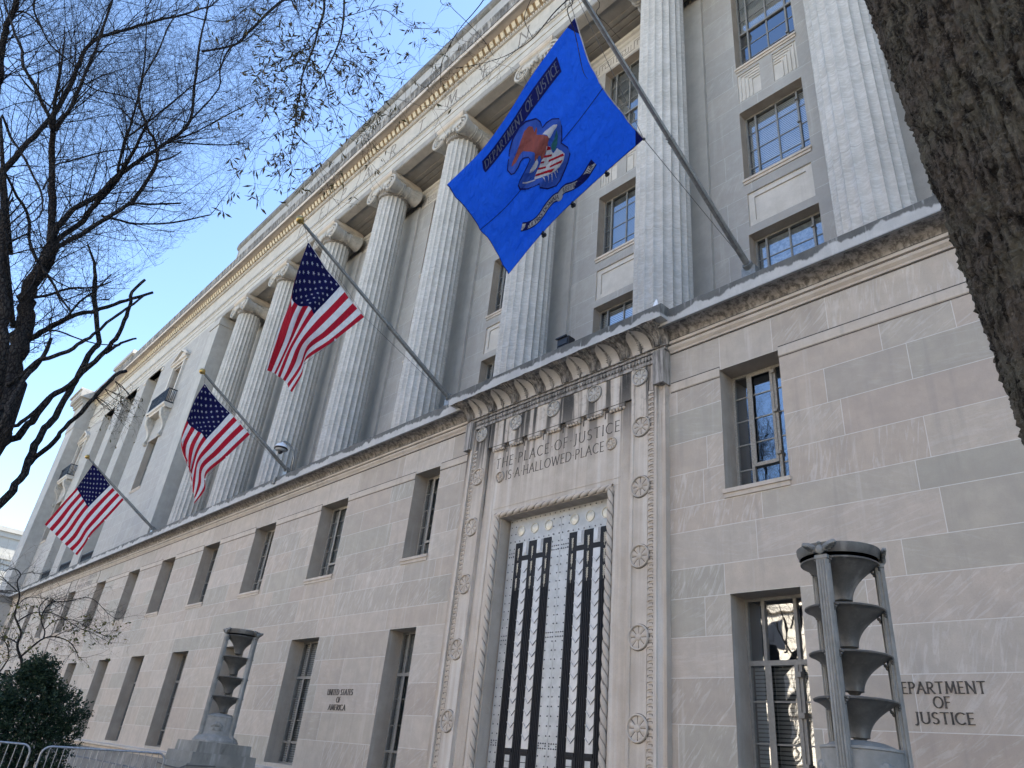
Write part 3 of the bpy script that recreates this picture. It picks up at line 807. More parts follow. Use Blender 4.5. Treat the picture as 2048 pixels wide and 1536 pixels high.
for k in range(7):
    x = .10 + (k - 3) * .80
    # sprig of acanthus running down the middle of each arch
    for j in range(9):
        t = .08 + .85 * j / 9; L = .10 - .004 * j
        for s in (-1, 1):
            c = Vector((x, cove_y(t) - .055, cove_z(t) - .015)); e = c + Vector((s * L * .75, -.012 - .02 * t, .05))
            sp.tube([c, c.lerp(e, .5) + Vector((0, -.012, .012)), e], [.017, .013, .003], 5)
    sp.tube([(x, cove_y(i/8*.95) - .05, cove_z(i/8*.95) - .012) for i in range(9)], [.026 - .001*i for i in range(9)], 6)
sp.build('acanthus_sprig', M['cove'], portal)
for k in range(8):
    x = .10 + (k - 3.5) * .80
    b = MB(); rows = []
    for i in range(K + 1):
        t = i / K; w = .095 + .16 * t ** 2.2
        rows.append([(x + w * q / 4, cove_y(t) - .03 - .055 * (1 - abs(q/4)**1.5) * (1 - .55*t), cove_z(t) - .006) for q in range(-4, 5)])
    for i in range(K):
        for q in range(8): b.add([rows[i][q], rows[i][q+1], rows[i+1][q+1], rows[i+1][q]], [(0, 1, 2, 3)])
    for q in (-2, -1, 0, 1, 2):
        b.tube([(x + (.03 + .055 * (i/K)**1.5) * q, cove_y(i/K) - .075 + .045*(i/K), cove_z(i/K) - .01) for i in range(0, K + 1, 2)], [.012] * 7, 5)
    b.build('console', M['cove'], portal, smooth=True)

# ------------------------------------------------------------------ the metal door
YD = .22; DX = .22
dz0, dz1 = gz, 6.44
for s in (-1, 1):
    d = MB(); xa, xb = (DX + .003, DX + 1.52) if s > 0 else (DX - 1.52, DX - .003)
    d.box(xa, xb, YD, YD + .08, dz0, dz1)
    leaf = d.build('door', M['alu'], bld)
    st = MB(); X = lambda o: DX + s * o
    def sb(o0, o1, y0, y1, z0, z1, mi=0, mb=None): (mb or st).box(min(X(o0), X(o1)), max(X(o0), X(o1)), y0, y1, z0, z1, mi)
    bands = ((.25, .46), (.645, .88), (1.06, 1.28))
    for o0, o1 in bands:
        sb(o0, o1, YD - .014, YD, .35, 5.89)
        for q in range(1, 5):
            o = o0 + (o1 - o0) * q / 5; sb(o - .009, o + .009, YD - .026, YD - .014, .40, 4.9)
    for o0, o1 in ((.46, .645), (.88, 1.06)):
        sb(o0, o1, YD - .0135, YD, 5.50, 5.60); sb(o0, o1, YD - .0132, YD, .4, 1.98); sb(o0 - .01, o1 + .01, YD - .03, YD - .0135, 1.965, 2.03)
    st.build('black_strip', M['alu_dark'], leaf)
    for o0, o1 in ((.46, .645), (.88, 1.06)):
        c = MB(); z = 2.04; oc = (o0 + o1) / 2; w = (o1 - o0) / 2
        sb(o0, o1, YD - .010, YD, 2.03, 5.50, 0, c)
        z = 2.16
        while z + w < 5.49:
            for q in (-1, 1):
                a = X(oc); e = X(oc + q * w); h_ = .016
                b0 = len(c.v)
                for (x_, z_) in ((a, z), (e, z + w*1.0), (e, z + w*1.0 + h_), (a, z + h_)): c.v += [(x_, YD - .026, z_), (x_, YD - .010, z_)]
                c.f += [[b0, b0+2, b0+4, b0+6], [b0, b0+1, b0+3, b0+2], [b0+4, b0+5, b0+7, b0+6]]; c.m += [0, 1, 0]
            z += .205
        c.build('chevron_strip', [M['alu_bright'], M['rivet']], leaf)
        pn = MB()
        for k, ins in enumerate((.0, .022, .040)): sb(o0 + .008 + ins, o1 - .008 - ins, YD - .012 - .010*(k+1), YD - .012 - .010*k if k else YD, 5.605 + ins, 5.88, 0, pn)
        pn.build('square_panel', M['alu_bright'], leaf)
        gr = MB()
        for k in range(7): sb(o0 + .03, o1 - .03, YD - .026, YD - .0132, 1.93 - .11*(k+1), 1.93 - .11*k - .012, 0, gr)
        gr.build('slatted_panel', M['alu'], leaf)
    for o0, o1 in bands:
        oc = (o0 + o1) / 2
        for k in range(3):
            w = MB(); zt = 5.80 - .31 * k; ww = .032
            w.box(X(oc) - ww, X(oc) + ww, YD - .017, YD - .014, zt - .235, zt, 1)
            for j in range(6):
                for q in (-1, 1):
                    zc = zt - .05 - .033 * j
                    w.add([(X(oc), YD - .03, zc - .03), (X(oc) + q*.030, YD - .022, zc + .012), (X(oc) + q*.012, YD - .036, zc + .018)], [(0, 1, 2)])
            w.tube([(X(oc), YD - .024, zt - .05), (X(oc), YD - .024, zt - .285)], [.008, .003], 6)
            w.build('wheat_ornament', [M['medal'], M['alu_dark']], leaf)
        md = MB(); b0 = []
        for rr, yy in ((.115, 0), (.112, -.015), (.098, -.020), (.092, -.006), (.085, -.006), (.055, -.022), (.02, -.026)):
            b0.append([(X(oc) + rr*math.cos(2*math.pi*i/28), YD + yy, 6.155 + rr*math.sin(2*math.pi*i/28)) for i in range(28)])
        for ring in b0: md.v += ring
        for i in range(6):
            for j in range(28): md.f.append([i*28 + j, i*28 + (j+1) % 28, (i+1)*28 + (j+1) % 28, (i+1)*28 + j]); md.m.append(0)
        md.f.append([6*28 + j for j in range(28)]); md.m.append(0)
        md.build('medallion', M['medal'], leaf, smooth=True, angle=40)
    rv = MB()
    def riv(o, z): 
        if gz < z < dz1: rv.ball((X(o), YD - .002, z), .0135, 4)
    z = .5
    while z < 6.4:
        for o in (.045, .215): riv(o, z)
        for o in (1.33, 1.46): riv(o, z)
        z += .16
    for zz in (.75, 2.10, 3.98, 5.65):
        for dz in (-.04, .04):
            for o in (.045, .10, .16, .215, 1.33, 1.395, 1.46): riv(o, zz + dz)
    for i in range(11): riv(.05 + i * .142, 6.385); riv(.05 + i * .142, 5.935)
    rv.build('rivets', M['rivet'], leaf, smooth=True)
# wall lettering either side
wall_text('wall_lettering', 'DEPARTMENT', 6.76, 2.985, .125, 0, M['incised'], bld, width=1.03, gap=.16, thick=.13, thin=.08, depth=.012)
wall_text('wall_lettering', 'OF', 6.79, 2.825, .12, 0, M['incised'], bld, gap=.16, thick=.13, thin=.08, depth=.012)
wall_text('wall_lettering', 'JUSTICE', 6.78, 2.655, .12, 0, M['incised'], bld, width=.64, gap=.16, thick=.13, thin=.08, depth=.012)
wall_text('wall_lettering', 'UNITED STATES', -6.64, 2.96, .125, 0, M['incised'], bld, width=1.16, gap=.15, thick=.11, thin=.07, depth=.012)
wall_text('wall_lettering', 'OF', -6.64, 2.79, .12, 0, M['incised'], bld, gap=.16, thick=.11, thin=.07, depth=.012)
wall_text('wall_lettering', 'AMERICA', -6.65, 2.62, .12, 0, M['incised'], bld, width=.78, gap=.15, thick=.11, thin=.07, depth=.012)

# ------------------------------------------------------------------ colonnade storey: rear wall with its windows
YB = 1.71
UX = [.222 + 4.5 * k for k in range(-5, 4)]
hw = .797
uh = []
for x in UX:
    uh += [(x - hw, x + hw, 17.95, 21.70), (x - hw, x + hw, 14.13, 16.376), (x - hw, x + hw, 10.25, 12.53)]
    uh += [(x - hw + .04, x + hw - .04, 12.75, 13.72), (x - hw + .02, x - .17, 16.75, 17.72), (x + .17, x + hw - .02, 16.75, 17.72)]
rows = [9.9]
while rows[-1] < 22.6: rows.append(rows[-1] + .755)
ashlar('rear_wall', -26.6, 16.5, rows, YB, uh, M['upper'], bld, seed=4, lmin=1.2, lmax=3.0)
for i, x in enumerate(UX):
    for z0, z1, st in ((17.95, 21.70, 'T'), (14.13, 16.376, 'U'), (10.25, 12.53, 'U')):
        b = ('blind', RND.choice((.55, .8, .9)), 'blind') if (i + int(z0)) % 3 != 1 else RND.choice(bl)
        window(x, z0, z1, hw, YB, .29, st, bld, sill=(z0 > 13), blind=b)
# sunk panels between the windows
sp = MB()
def sunk(x0, x1, z0, z1, d, bd, mb):
    a = [(x0, z0), (x1, z0), (x1, z1), (x0, z1)]
    c = [(x0 + bd, z0 + bd), (x1 - bd, z0 + bd), (x1 - bd, z1 - bd), (x0 + bd, z1 - bd)]
    for i in range(4):
        j = (i + 1) % 4
        mb.quad((a[i][0], YB, a[i][1]), (a[j][0], YB, a[j][1]), (a[j][0], YB + d, a[j][1]), (a[i][0], YB + d, a[i][1]))
        mb.quad((a[i][0], YB + d, a[i][1]), (a[j][0], YB + d, a[j][1]), (c[j][0], YB + d - .012, c[j][1]), (c[i][0], YB + d - .012, c[i][1]))
        mb.quad((c[i][0], YB + d - .012, c[i][1]), (c[j][0], YB + d - .012, c[j][1]), (c[j][0], YB + d + .02, c[j][1]), (c[i][0], YB + d + .02, c[i][1]))
    mb.quad(*[(q[0], YB + d + .02, q[1]) for q in c])
for x in UX:
    sp = MB(); sunk(x - hw + .04, x + hw - .04, 12.75, 13.72, .045, .15, sp)
    for s in (-1, 1):
        a, b = (x - hw + .02, x - .17) if s < 0 else (x + .17, x + hw - .02)
        sp.quad((a, YB + .03, 16.75), (b, YB + .03, 16.75), (b, YB + .03, 17.72), (a, YB + .03, 17.72))
        for k in range(4):
            o = .06 + .10 * k; t = .028
            xa = a + o if s < 0 else a + .02; xb = b - .02 if s < 0 else b - o
            sp.box(xa, xb, YB + .008, YB + .029, 17.72 - o - t, 17.72 - o)
            q = a + o if s < 0 else b - o - t
            sp.box(q, q + t, YB + .008, YB + .029, 16.78, 17.72 - o - t)
        e = a if s > 0 else b
        for (p, q) in (((a, 16.75), (b, 16.75)), ((b, 16.75), (b, 17.72)), ((b, 17.72), (a, 17.72)), ((a, 17.72), (a, 16.75))):
            sp.quad((p[0], YB, p[1]), (q[0], YB, q[1]), (q[0], YB + .03, q[1]), (p[0], YB + .03, p[1]))
    sp.build('sunk_panel', M['stone_pale'], bld, fix=False)
# pilaster strips behind the columns, key-pattern band and top moulding
CX = [6.83 - 4.5 * k for k in range(-2, 8)]
for x in CX:
    pl = MB(); pl.box(x - .72, x + .72, YB - .10, YB + .1, 9.9, 21.85); pl.build('pilaster', M['upper_plain'], bld)
tm = MB(); tm.extrude_x([(YB + .1, 21.76), (YB - .012, 21.76), (YB - .012, 22.32), (YB - .05, 22.36), (YB - .07, 22.46), (YB - .14, 22.50), (YB - .16, 22.60), (YB + .1, 22.60)], -26.6, 16.5)
tm.build('wall_cornice', M['stone_pale'], bld)
ky = MB()
def kbar(x0, x1, z0, z1): ky.box(x0, x1, YB - .017, YB - .010, z0, z1)
for i in range(60):
    x = -26.4 + .71 * i; z = 21.86; t = .022; H = .36
    kbar(x, x + .70, z, z + t) if i % 2 else kbar(x, x + .70, z + H, z + H + t)
    kbar(x, x + t, z, z + H + t); kbar(x + .12, x + .12 + t, z + .08, z + H - .06)
    kbar(x + .12, x + .40, z + H - .08, z + H - .08 + t); kbar(x + .24, x + .24 + t, z + .08, z + .22); kbar(x + .24, x + .48, z + .08, z + .08 + t); kbar(x + .48, x + .48 + t, z + .08, z + H - .06)
    kbar(x + .36, x + .36 + t, z + .15, z + .28); kbar(x + .58, x + .58 + t, z + .05, z + H - .05)
ky.build('key_pattern', M['incised_soft'], bld)

# ------------------------------------------------------------------ columns
def shaft_mesh():
    mb = MB(); NF = 20; S = 7; n = NF * S; zs = [9.95 + (21.86 - 9.95) * i / 16 for i in range(17)]
    rings = []
    for z in zs:
        t = (z - 9.95) / 11.91
        r = .655 - .075 * t ** 1.5; ring = []
        for i in range(n):
            a = 2 * math.pi * i / n; f = (i % S) / S
            ring.append(((r - .058 * math.sin(math.pi * f) ** .75) * math.cos(a + .0), (r - .058 * math.sin(math.pi * f) ** .75) * math.sin(a), z - 9.95))
        rings.append(ring)
    for r in rings: mb.v += r
    for i in range(16):
        for j in range(n):
            a = i*n + j; b = i*n + (j+1) % n; mb.f.append([a, b, b + n, a + n]); mb.m.append(0)
    # scotia closing the flutes at the top
    return mb
def spiral(mb, cx, cz, y, R, s, turns=2.6, n=60, mi=0):
    pts = []; rs = []
    for i in range(n + 1):
        t = i / n; r = R * (1 - t) ** 1.15 * .93 + .03; a = math.pi/2 + s * (-t * turns * 2 * math.pi)
        pts.append((cx + r*math.cos(a), y, cz + r*math.sin(a))); rs.append(.050 * (1 - .6*t))
    mb.tube(pts, rs, 6, mi)
def capital_mesh():
    mb = MB(); z0 = 11.91   # local, shaft base = 0
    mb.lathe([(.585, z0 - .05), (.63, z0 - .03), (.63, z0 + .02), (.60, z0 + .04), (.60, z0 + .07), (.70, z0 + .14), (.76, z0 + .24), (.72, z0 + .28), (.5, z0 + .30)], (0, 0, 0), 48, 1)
    for i in range(26):
        a = 2*math.pi*i/26; mb.ball((.735*math.cos(a), .735*math.sin(a), z0 + .19), .062, 5, 0, 1.3)
    for i in range(44):
        a = 2*math.pi*i/44; mb.ball((.625*math.cos(a), .625*math.sin(a), z0 + .055), .028, 4)
    R = .36; vx = .66; vz = z0 + .26
    for s in (-1, 1):
        # bolster: waisted roll from front to back
        prof = []
        for i in range(17):
            t = i / 16 * 2 - 1; prof.append((R * (.66 + .34 * abs(t) ** 1.6), t * .66))
        b = len(mb.v); n = 28
        for r, y in prof:
            for j in range(n):
                a = 2*math.pi*j/n; mb.v.append((s*vx + r*math.cos(a), y, vz + r*math.sin(a)))
        for i in range(16):
            for j in range(n):
                p = b + i*n + j; q = b + i*n + (j+1) % n; mb.f.append([p, q, q+n, p+n]); mb.m.append(0)
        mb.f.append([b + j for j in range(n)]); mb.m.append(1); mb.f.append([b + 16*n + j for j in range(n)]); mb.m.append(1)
        for yy in (-.675, .665):
            spiral(mb, s*vx, vz, yy, R, s)
        for yy in (-.20, -.12, .12, .20):
            mb.tube([(s*vx + R*.74*math.cos(2*math.pi*j/24), yy, vz + R*.74*math.sin(2*math.pi*j/24)) for j in range(25)], .025, 5)
        for k in range(7):       # leaf ribs along the roll
            a = -math.pi*.15 + k * .45
            mb.tube([(s*vx + R*(.68 + .34*abs(t)**1.6)*math.cos(a), t*.6, vz + R*(.68 + .34*abs(t)**1.6)*math.sin(a)) for t in (.35, .6, .9)], .02, 4)
    # canalis between the volutes, sagging in the middle
    for yy, d in ((-.60, -1), (.60, 1)):
        top = z0 + .60; rows = []
        for i in range(13):
            t = i/12*2 - 1; rows.append((vx*t, z0 + .30 - .05 * (1 - t*t)))
        poly = [(x, z) for x, z in rows] + [(vx, top), (-vx, top)]
        mb.prism(poly, min(yy, yy + .10*d) , max(yy, yy + .1*d))
        mb.tube([(x, yy + .10*d, z + .02) for x, z in rows], .03, 5); mb.tube([(-vx, yy + .10*d, top - .02), (vx, yy + .1*d, top - .02)], .035, 5)
        for k in range(5):
            a = (k - 2) * .3; mb.tube([(0, yy + .11*d, z0 + .27), (math.sin(a)*.26, yy + .12*d, z0 + .34 + .16*math.cos(a))], [.028, .012], 5)
    mb.box(-.62, .62, -.60, .60, z0 + .30, z0 + .60)
    return mb
def abacus_mesh():
    mb = MB(); z0 = 12.51
    pr = [(.70, 0), (.70, .05), (.735, .07), (.775, .14), (.775, .20), (.74, .21), (.74, .30)]
    b = len(mb.v)
    for r, z in pr:
        for sx, sy in ((-1, -1), (1, -1), (1, 1), (-1, 1)): mb.v.append((sx*r*1.0, sy*r, z0 + z))
    for i in range(len(pr) - 1):
        for j in range(4):
            p = b + i*4 + j; q = b + i*4 + (j+1) % 4; mb.f.append([p, q, q+4, p+4]); mb.m.append(0)
    mb.f.append([b, b+1, b+2, b+3]); mb.m.append(0); k = b + (len(pr)-1)*4; mb.f.append([k, k+1, k+2, k+3]); mb.m.append(0)
    return mb
col0 = shaft_mesh().build('column', M['column'], bld, smooth=True, angle=24)
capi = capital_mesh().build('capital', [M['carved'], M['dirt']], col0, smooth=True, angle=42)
abacus_mesh().build('abacus', M['stone'], col0)
for i, x in enumerate(CX):
    if i == 0: col0.location = (x, .75, 9.95)
    else: dup(col0, (x, .75, 9.95), bld)

# ------------------------------------------------------------------ soffit and entablature over the colonnade
X0, X1 = -28.6, 22
so = MB(); so.box(X0, X1, .14, 2.2, 22.80, 23.2)
for y0, y1, z in ((.14, .30, 22.76), (.36, .50, 22.77), (.98, 1.12, 22.77), (1.18, 1.36, 22.76), (1.40, 1.70, 22.74)): so.box(X0, X1, y0, y1, z, 22.81)
so.build('soffit', M['soffit'], bld)
en = MB()
PAVX0 = -54.0
en.extrude_x([(.5, 22.74), (.16, 22.74), (.16, 23.06), (.135, 23.07), (.135, 23.36), (.105, 23.37), (.105, 23.62), (.075, 23.64), (.06, 23.68), (.5, 23.68)], PAVX0, X1)
en.build('architrave', M['frieze'], bld)
lm = MB(); lm.box(PAVX0, X1, .07, .5, 23.681, 23.86)
n = int((X1 + 46) / .17)
for i in range(n):
    x = -46 + .17 * i
    lm.prism([(x + .015, 23.69), (x + .15, 23.69), (x + .12, 23.80), (x + .085, 23.855), (x + .05, 23.80)], .03, .071)
lm.m[:6] = [1] * 6; lm.build('leaf_band', [M['carved'], M['incised_soft']], bld)
fz = MB(); fz.box(PAVX0, X1, .15, .6, 23.861, 24.93); fz.build('frieze', M['frieze'], bld)
s_ = 'DEPARTMENT OF JUSTICE'
for i, ch in enumerate(s_):
    if ch == ' ': continue
    wall_text('frieze_letter', ch, -19.1 + 2.0 * i, 24.40, .66, .15, M['incised_soft'], bld, thick=.085, thin=.05, serif=.12, depth=.008)
dm = MB(); dm.box(PAVX0, X1, .07, .6, 24.931, 24.97); dm.box(PAVX0, X1, .11, .6, 24.971, 25.08)
n = int((X1 - PAVX0) / .13)
for i in range(n):
    x = PAVX0 + .13 * i; dm.box(x, x + .075, .05, .112, 24.972, 25.078)
dm.build('small_dentils', M['stone_pale'], bld)
eg = MB(); eg.extrude_x([(.6, 25.081), (.06, 25.081), (.05, 25.11), (-.08, 25.30), (-.10, 25.34), (.6, 25.34)], PAVX0, X1, 1)
n = int((X1 - PAVX0) / .30)
for i in range(n):
    x = PAVX0 + .30 * i
    eg.add([(x, .045, 25.10), (x + .17, .045, 25.10), (x + .17, -.11, 25.33), (x, -.11, 25.33), (x, -.02, 25.10), (x + .17, -.02, 25.10), (x + .17, -.13, 25.28), (x, -.13, 25.28)],
           [(0, 1, 5, 4), (4, 5, 6, 7), (7, 6, 2, 3), (0, 4, 7, 3), (1, 2, 6, 5)])
eg.build('bed_moulding', [M['bedmould'], M['bedback']], bld)
co = MB(); co.extrude_x([(.6, 25.341), (-.12, 25.341), (-.36, 25.36), (-.38, 25.30), (-.42, 25.30), (-.42, 25.50), (.6, 25.50)], PAVX0, X1)
co.build('corona', M['stone'], bld)
cy = MB(); cy.extrude_x([(.6, 25.501), (-.40, 25.501), (-.405, 25.56), (-.43, 25.57), (-.415, 25.66), (-.43, 25.84), (-.47, 25.95), (-.47, 26.03), (.6, 26.06)], PAVX0, X1)
cy.build('cyma', M['cornice'], bld)
# attic parapet over the colonnade
pp = MB(); pp.box(-29.2, X1, .25, 1.4, 26.05, 28.75)
pp.build('parapet', M['parapet'], bld)
pc = MB(); pc.extrude_x([(.25, 28.50), (.20, 28.54), (.14, 28.62), (.13, 28.74), (.16, 28.98), (1.5, 29.0), (1.5, 28.5)], -29.3, X1)
for i in range(24):
    x = -29 + 2.25*i; pc.box(x, x + .02, .243, .26, 26.05, 28.5)
pc.build('parapet_cap', M['cap'], bld)
# joints of the cornice blocks show as small upstands
ms = MB(); ms.box(-58, 62, 3.0, 46, gz, 26.0); ms.build('main_block', M['stone'], bld)

# ------------------------------------------------------------------ left pavilion
YP = .10
PB = [(-32.43, .76), (-52.75, .76)]
ph = []
for c, h in PB: ph += [(c - h, c + h, 18.75, 21.2), (c - .85, c + .85, 13.4, 16.45)]
RC = [(-36.5, -39.4), (-41.15, -44.2), (-46.0, -48.85)]
for a, b in RC: ph.append((b, a, 9.9, 23.0 - .26))
rows = [9.72]
while rows[-1] < 22.75: rows.append(rows[-1] + .62)
ashlar('pavilion_wall', -54.0, -28.6, rows[:-1] + [22.74], YP, ph, M['upper'], bld, seed=21, lmin=1.0, lmax=2.4)
an = MB(); an.box(-28.6, -27.35, .1001, 2.0, 9.72, 22.739); an.box(-28.66, -27.3, .05, 2.0, 22.2, 22.5)
an.build('corner_pier', M['upper_plain'], bld)
for c, h in PB:
    window(c, 18.75, 21.2, h, YP, .40, 'T', bld, sill=False, blind=('curtain', 1.0, 'curtain'))
    window(c, 13.4, 16.45, .85, YP, .35, 'T', bld, sill=True, blind=('blind', .6, 'blind_dark'))
    pd = MB()
    pd.extrude_x([(YP, 21.35), (YP - .10, 21.35), (YP - .12, 21.45), (YP - .22, 21.50), (YP - .24, 21.58), (YP, 21.60)], c - 1.2, c + 1.2)
    pd.prism([(c - 1.15, 21.60), (c + 1.15, 21.60), (c, 22.22)], YP - .10, YP + .02)
    for s in (-1, 1):
        pd.add([(c + s*1.3, YP - .24, 21.58), (c, YP - .24, 22.26), (c, YP - .24, 22.40), (c + s*1.3, YP - .24, 21.72), (c + s*1.3, YP, 21.58), (c, YP, 22.26), (c, YP, 22.40), (c + s*1.3, YP, 21.72)],
               [(0, 1, 2, 3), (3, 2, 6, 7), (0, 4, 5, 1), (0, 3, 7, 4)])
        pd.box(c + s*.9 - .1, c + s*.9 + .1, YP - .12, YP, 18.7, 21.35)
    pd.build('pediment', M['stone_pale'], bld)
    bs = MB(); bs.extrude_x([(YP, 17.95), (YP - .38, 17.95), (YP - .42, 18.05), (YP - .50, 18.10), (YP - .52, 18.22), (YP, 18.24)], c - 1.5, c + 1.5)
    slab = bs.build('balcony', M['stone_pale'], bld)
    rl = MB(); yr = YP - .46
    for z in (18.28, 19.08): rl.box(c - 1.42, c + 1.42, yr - .03, yr + .03, z, z + .05); [rl.box(c + s*1.42 - .03, c + s*1.42 + .03, yr + .03, YP, z, z + .05) for s in (-1, 1)]
    k = 0
    for i in range(37):
        x = c - 1.42 + 2.84 * i / 36; rl.box(x - .012, x + .012, yr - .012, yr + .012, 18.33, 19.08)
    for i in range(12):
        x = c - 1.42 + 2.84 * (i + .5) / 12
        rl.tube([(x + .09*math.cos(a*.6283), yr - .002, 18.70 + .13*math.sin(a*.6283)) for a in range(11)], .014, 4)
    for s in (-1, 1):
        for i in range(5): rl.box(c + s*1.42 - .012, c + s*1.42 + .012, yr + .05 + .09*i, yr + .075 + .09*i, 18.33, 19.08)
    rl.build('railing', M['black_iron'], slab)
    for s in (-1, 1):
        kb = MB(); x = c + s * 1.18; pts = []
        cur = [(YP - .46, 17.94), (YP - .48, 17.70), (YP - .40, 17.45), (YP - .22, 17.2), (YP - .12, 16.95), (YP - .10, 16.7), (YP - .16, 16.5), (YP - .20, 16.38), (YP - .12, 16.28), (YP, 16.28), (YP, 17.94)]
        b = len(kb.v); n = len(cur)
        for xx in (x - .15, x + .15): kb.v += [(xx, y, z) for y, z in cur]
        for i in range(n):
            j = (i+1) % n; kb.f.append([b+i, b+j, b+n+j, b+n+i]); kb.m.append(0)
        kb.f.append([b+i for i in range(n)]); kb.f.append([b+n+i for i in range(n)]); kb.m += [0, 0]
        for xx in (x - .16, x + .16):
            sprl = []
            for i in range(26):
                t = i/25; r = .20*(1-t) + .02; a = 1.2 + t * 11; sprl.append((xx, YP - .25 + r*math.cos(a), 17.68 + r*math.sin(a)))
            kb.tube(sprl, .022, 5)
            sprl = [(xx, YP - .11 + .09*(1 - i/14)*math.cos(i*.5), 16.42 + .09*(1 - i/14)*math.sin(i*.5)) for i in range(15)]
            kb.tube(sprl, .02, 5)
        kb.build('bracket', M['carved'], slab)
# tall recessed bays between pilasters, with slit windows and iron railings
for a, b in RC:
    rc = MB(); yb = YP + .75
    rc.quad((b, YP, 9.72), (b, yb, 9.72), (b, yb, 22.74), (b, YP, 22.74)); rc.quad((a, yb, 9.72), (a, YP, 9.72), (a, YP, 22.74), (a, yb, 22.74)); rc.quad((b, YP, 22.74), (b, yb, 22.74), (a, yb, 22.74), (a, YP, 22.74))
    rc.build('recess', M['upper_plain'], bld, fix=False)
    c = (a + b) / 2; hs = []
    for z0, z1 in ((18.6, 21.6), (13.4, 16.4)): hs.append((c - .55, c + .55, z0, z1))
    ashlar('recess_wall', b, a, rows[:-1] + [22.74], yb, hs, M['upper'], bld, seed=int(-a), lmin=1.0, lmax=2.0)
    for z0, z1 in ((18.6, 21.6), (13.4, 16.4)): window(c, z0, z1, .55, yb, .4, 'T', bld, sill=True, blind=('blind', .7, 'blind_dark'))
    rl = MB()
    for z in (9.78, 10.62): rl.box(b + .02, a - .02, YP + .10, YP + .15, z, z + .05)
    for i in range(30):
        x = b + .05 + (a - b - .1) * i / 29; rl.box(x - .014, x + .014, YP + .11, YP + .14, 9.83, 10.62)
    for i in range(14):
        x = b + .1 + (a - b - .2) * i / 13; rl.tube([(x + .07*math.cos(q*.7854), YP + .10, 10.48 + .10*math.sin(q*.7854)) for q in range(9)], .012, 4)
    rl.build('railing', M['black_iron'], bld)
    for x in (a + .02, b - .42):
        pc_ = MB(); pc_.box(x, x + .4, YP - .05, YP + .1, 22.30, 22.5); pc_.build('pilaster_cap', M['stone_pale'], bld)
# incised inscription on the pavilion base: two illegible lines between wreath arcs, cut as shallow strokes
ins = MB(); rng = random.Random(8)
for z, x0, x1 in ((8.78, -36.5, -33.5), (8.47, -36.6, -34.0)):
    x = x0
    while x < x1:
        w = rng.uniform(.07, .14)
        ins.box(x, x + .03, -.004, .01, z - .11, z + .11)
        if rng.random() < .7: ins.box(x, x + w, -.0035, .01, z + rng.choice((-.1, .0, .08)), z + rng.choice((-.1, .0, .08)) + .025)
        x += w + .07
for s, xc in ((-1, -36.9), (1, -33.0)):
    ins.tube([(xc + s*(.18*math.cos(t*.3)), -.004, 8.62 + .30*math.sin(t*.3)) for t in range(-5, 6)], .018, 4)
ins.build('worn_inscription', M['incised_soft'], bld)
jb = MB(); jb.box(-38.42, -38.36, -.03, .02, 1.2, 9.0); jb.build('wall_joint', M['incised_soft'], bld)
# end pier in grey coursed stone, stepping forward, with the cornice returned round it
YE = -.80; EX0, EX1 = -56.6, -54.0
er = [gz]
while er[-1] < 22.7: er.append(er[-1] + .92)
ashlar('end_pier', EX0, EX1, er[:-1] + [22.74], YE, [], M['pier'], bld, seed=31, lmin=1.0, lmax=1.5)
eb = MB(); eb.box(EX0 + .001, EX1, YE + .001, 3.0, gz, 22.74); eb.build('end_pier_core', M['upper_plain'], bld)
ec = MB(); D = YE - .06
for (ya, za, zb, o) in ((0, 22.741, 23.68, .0), (0, 23.681, 24.93, -.02), (0, 24.931, 25.34, .12), (0, 25.341, 25.50, .42), (0, 25.501, 25.9, .46), (0, 25.901, 26.06, .60)):
    ec.box(EX0 - o, EX1 + (.02 if o <= .12 else .3), D - o, 3, za, zb)
for i in range(9):
    x = EX0 - .1 + i * .32; ec.box(x, x + .17, D - .22, D - .11, 25.1, 25.33)
ec.build('end_cornice', M['parapet'], bld)
lg = MB(); lg.box(EX0 - .25, EX1 + .25, YE - .30, .3, 9.371, 9.66); lg.box(EX0 - .1, EX1 + .1, YE - .12, .3, 8.95, 9.37)
lg.build('end_ledge', M['ledge'], bld)
tw = MB(); tw.box(-58.5, -53.5, 1.2, 6, 26.06, 30.4); tw.box(-58.7, -53.3, 1.0, 6.2, 30.4, 30.75)
tw.build('attic_block', M['parapet'], bld)

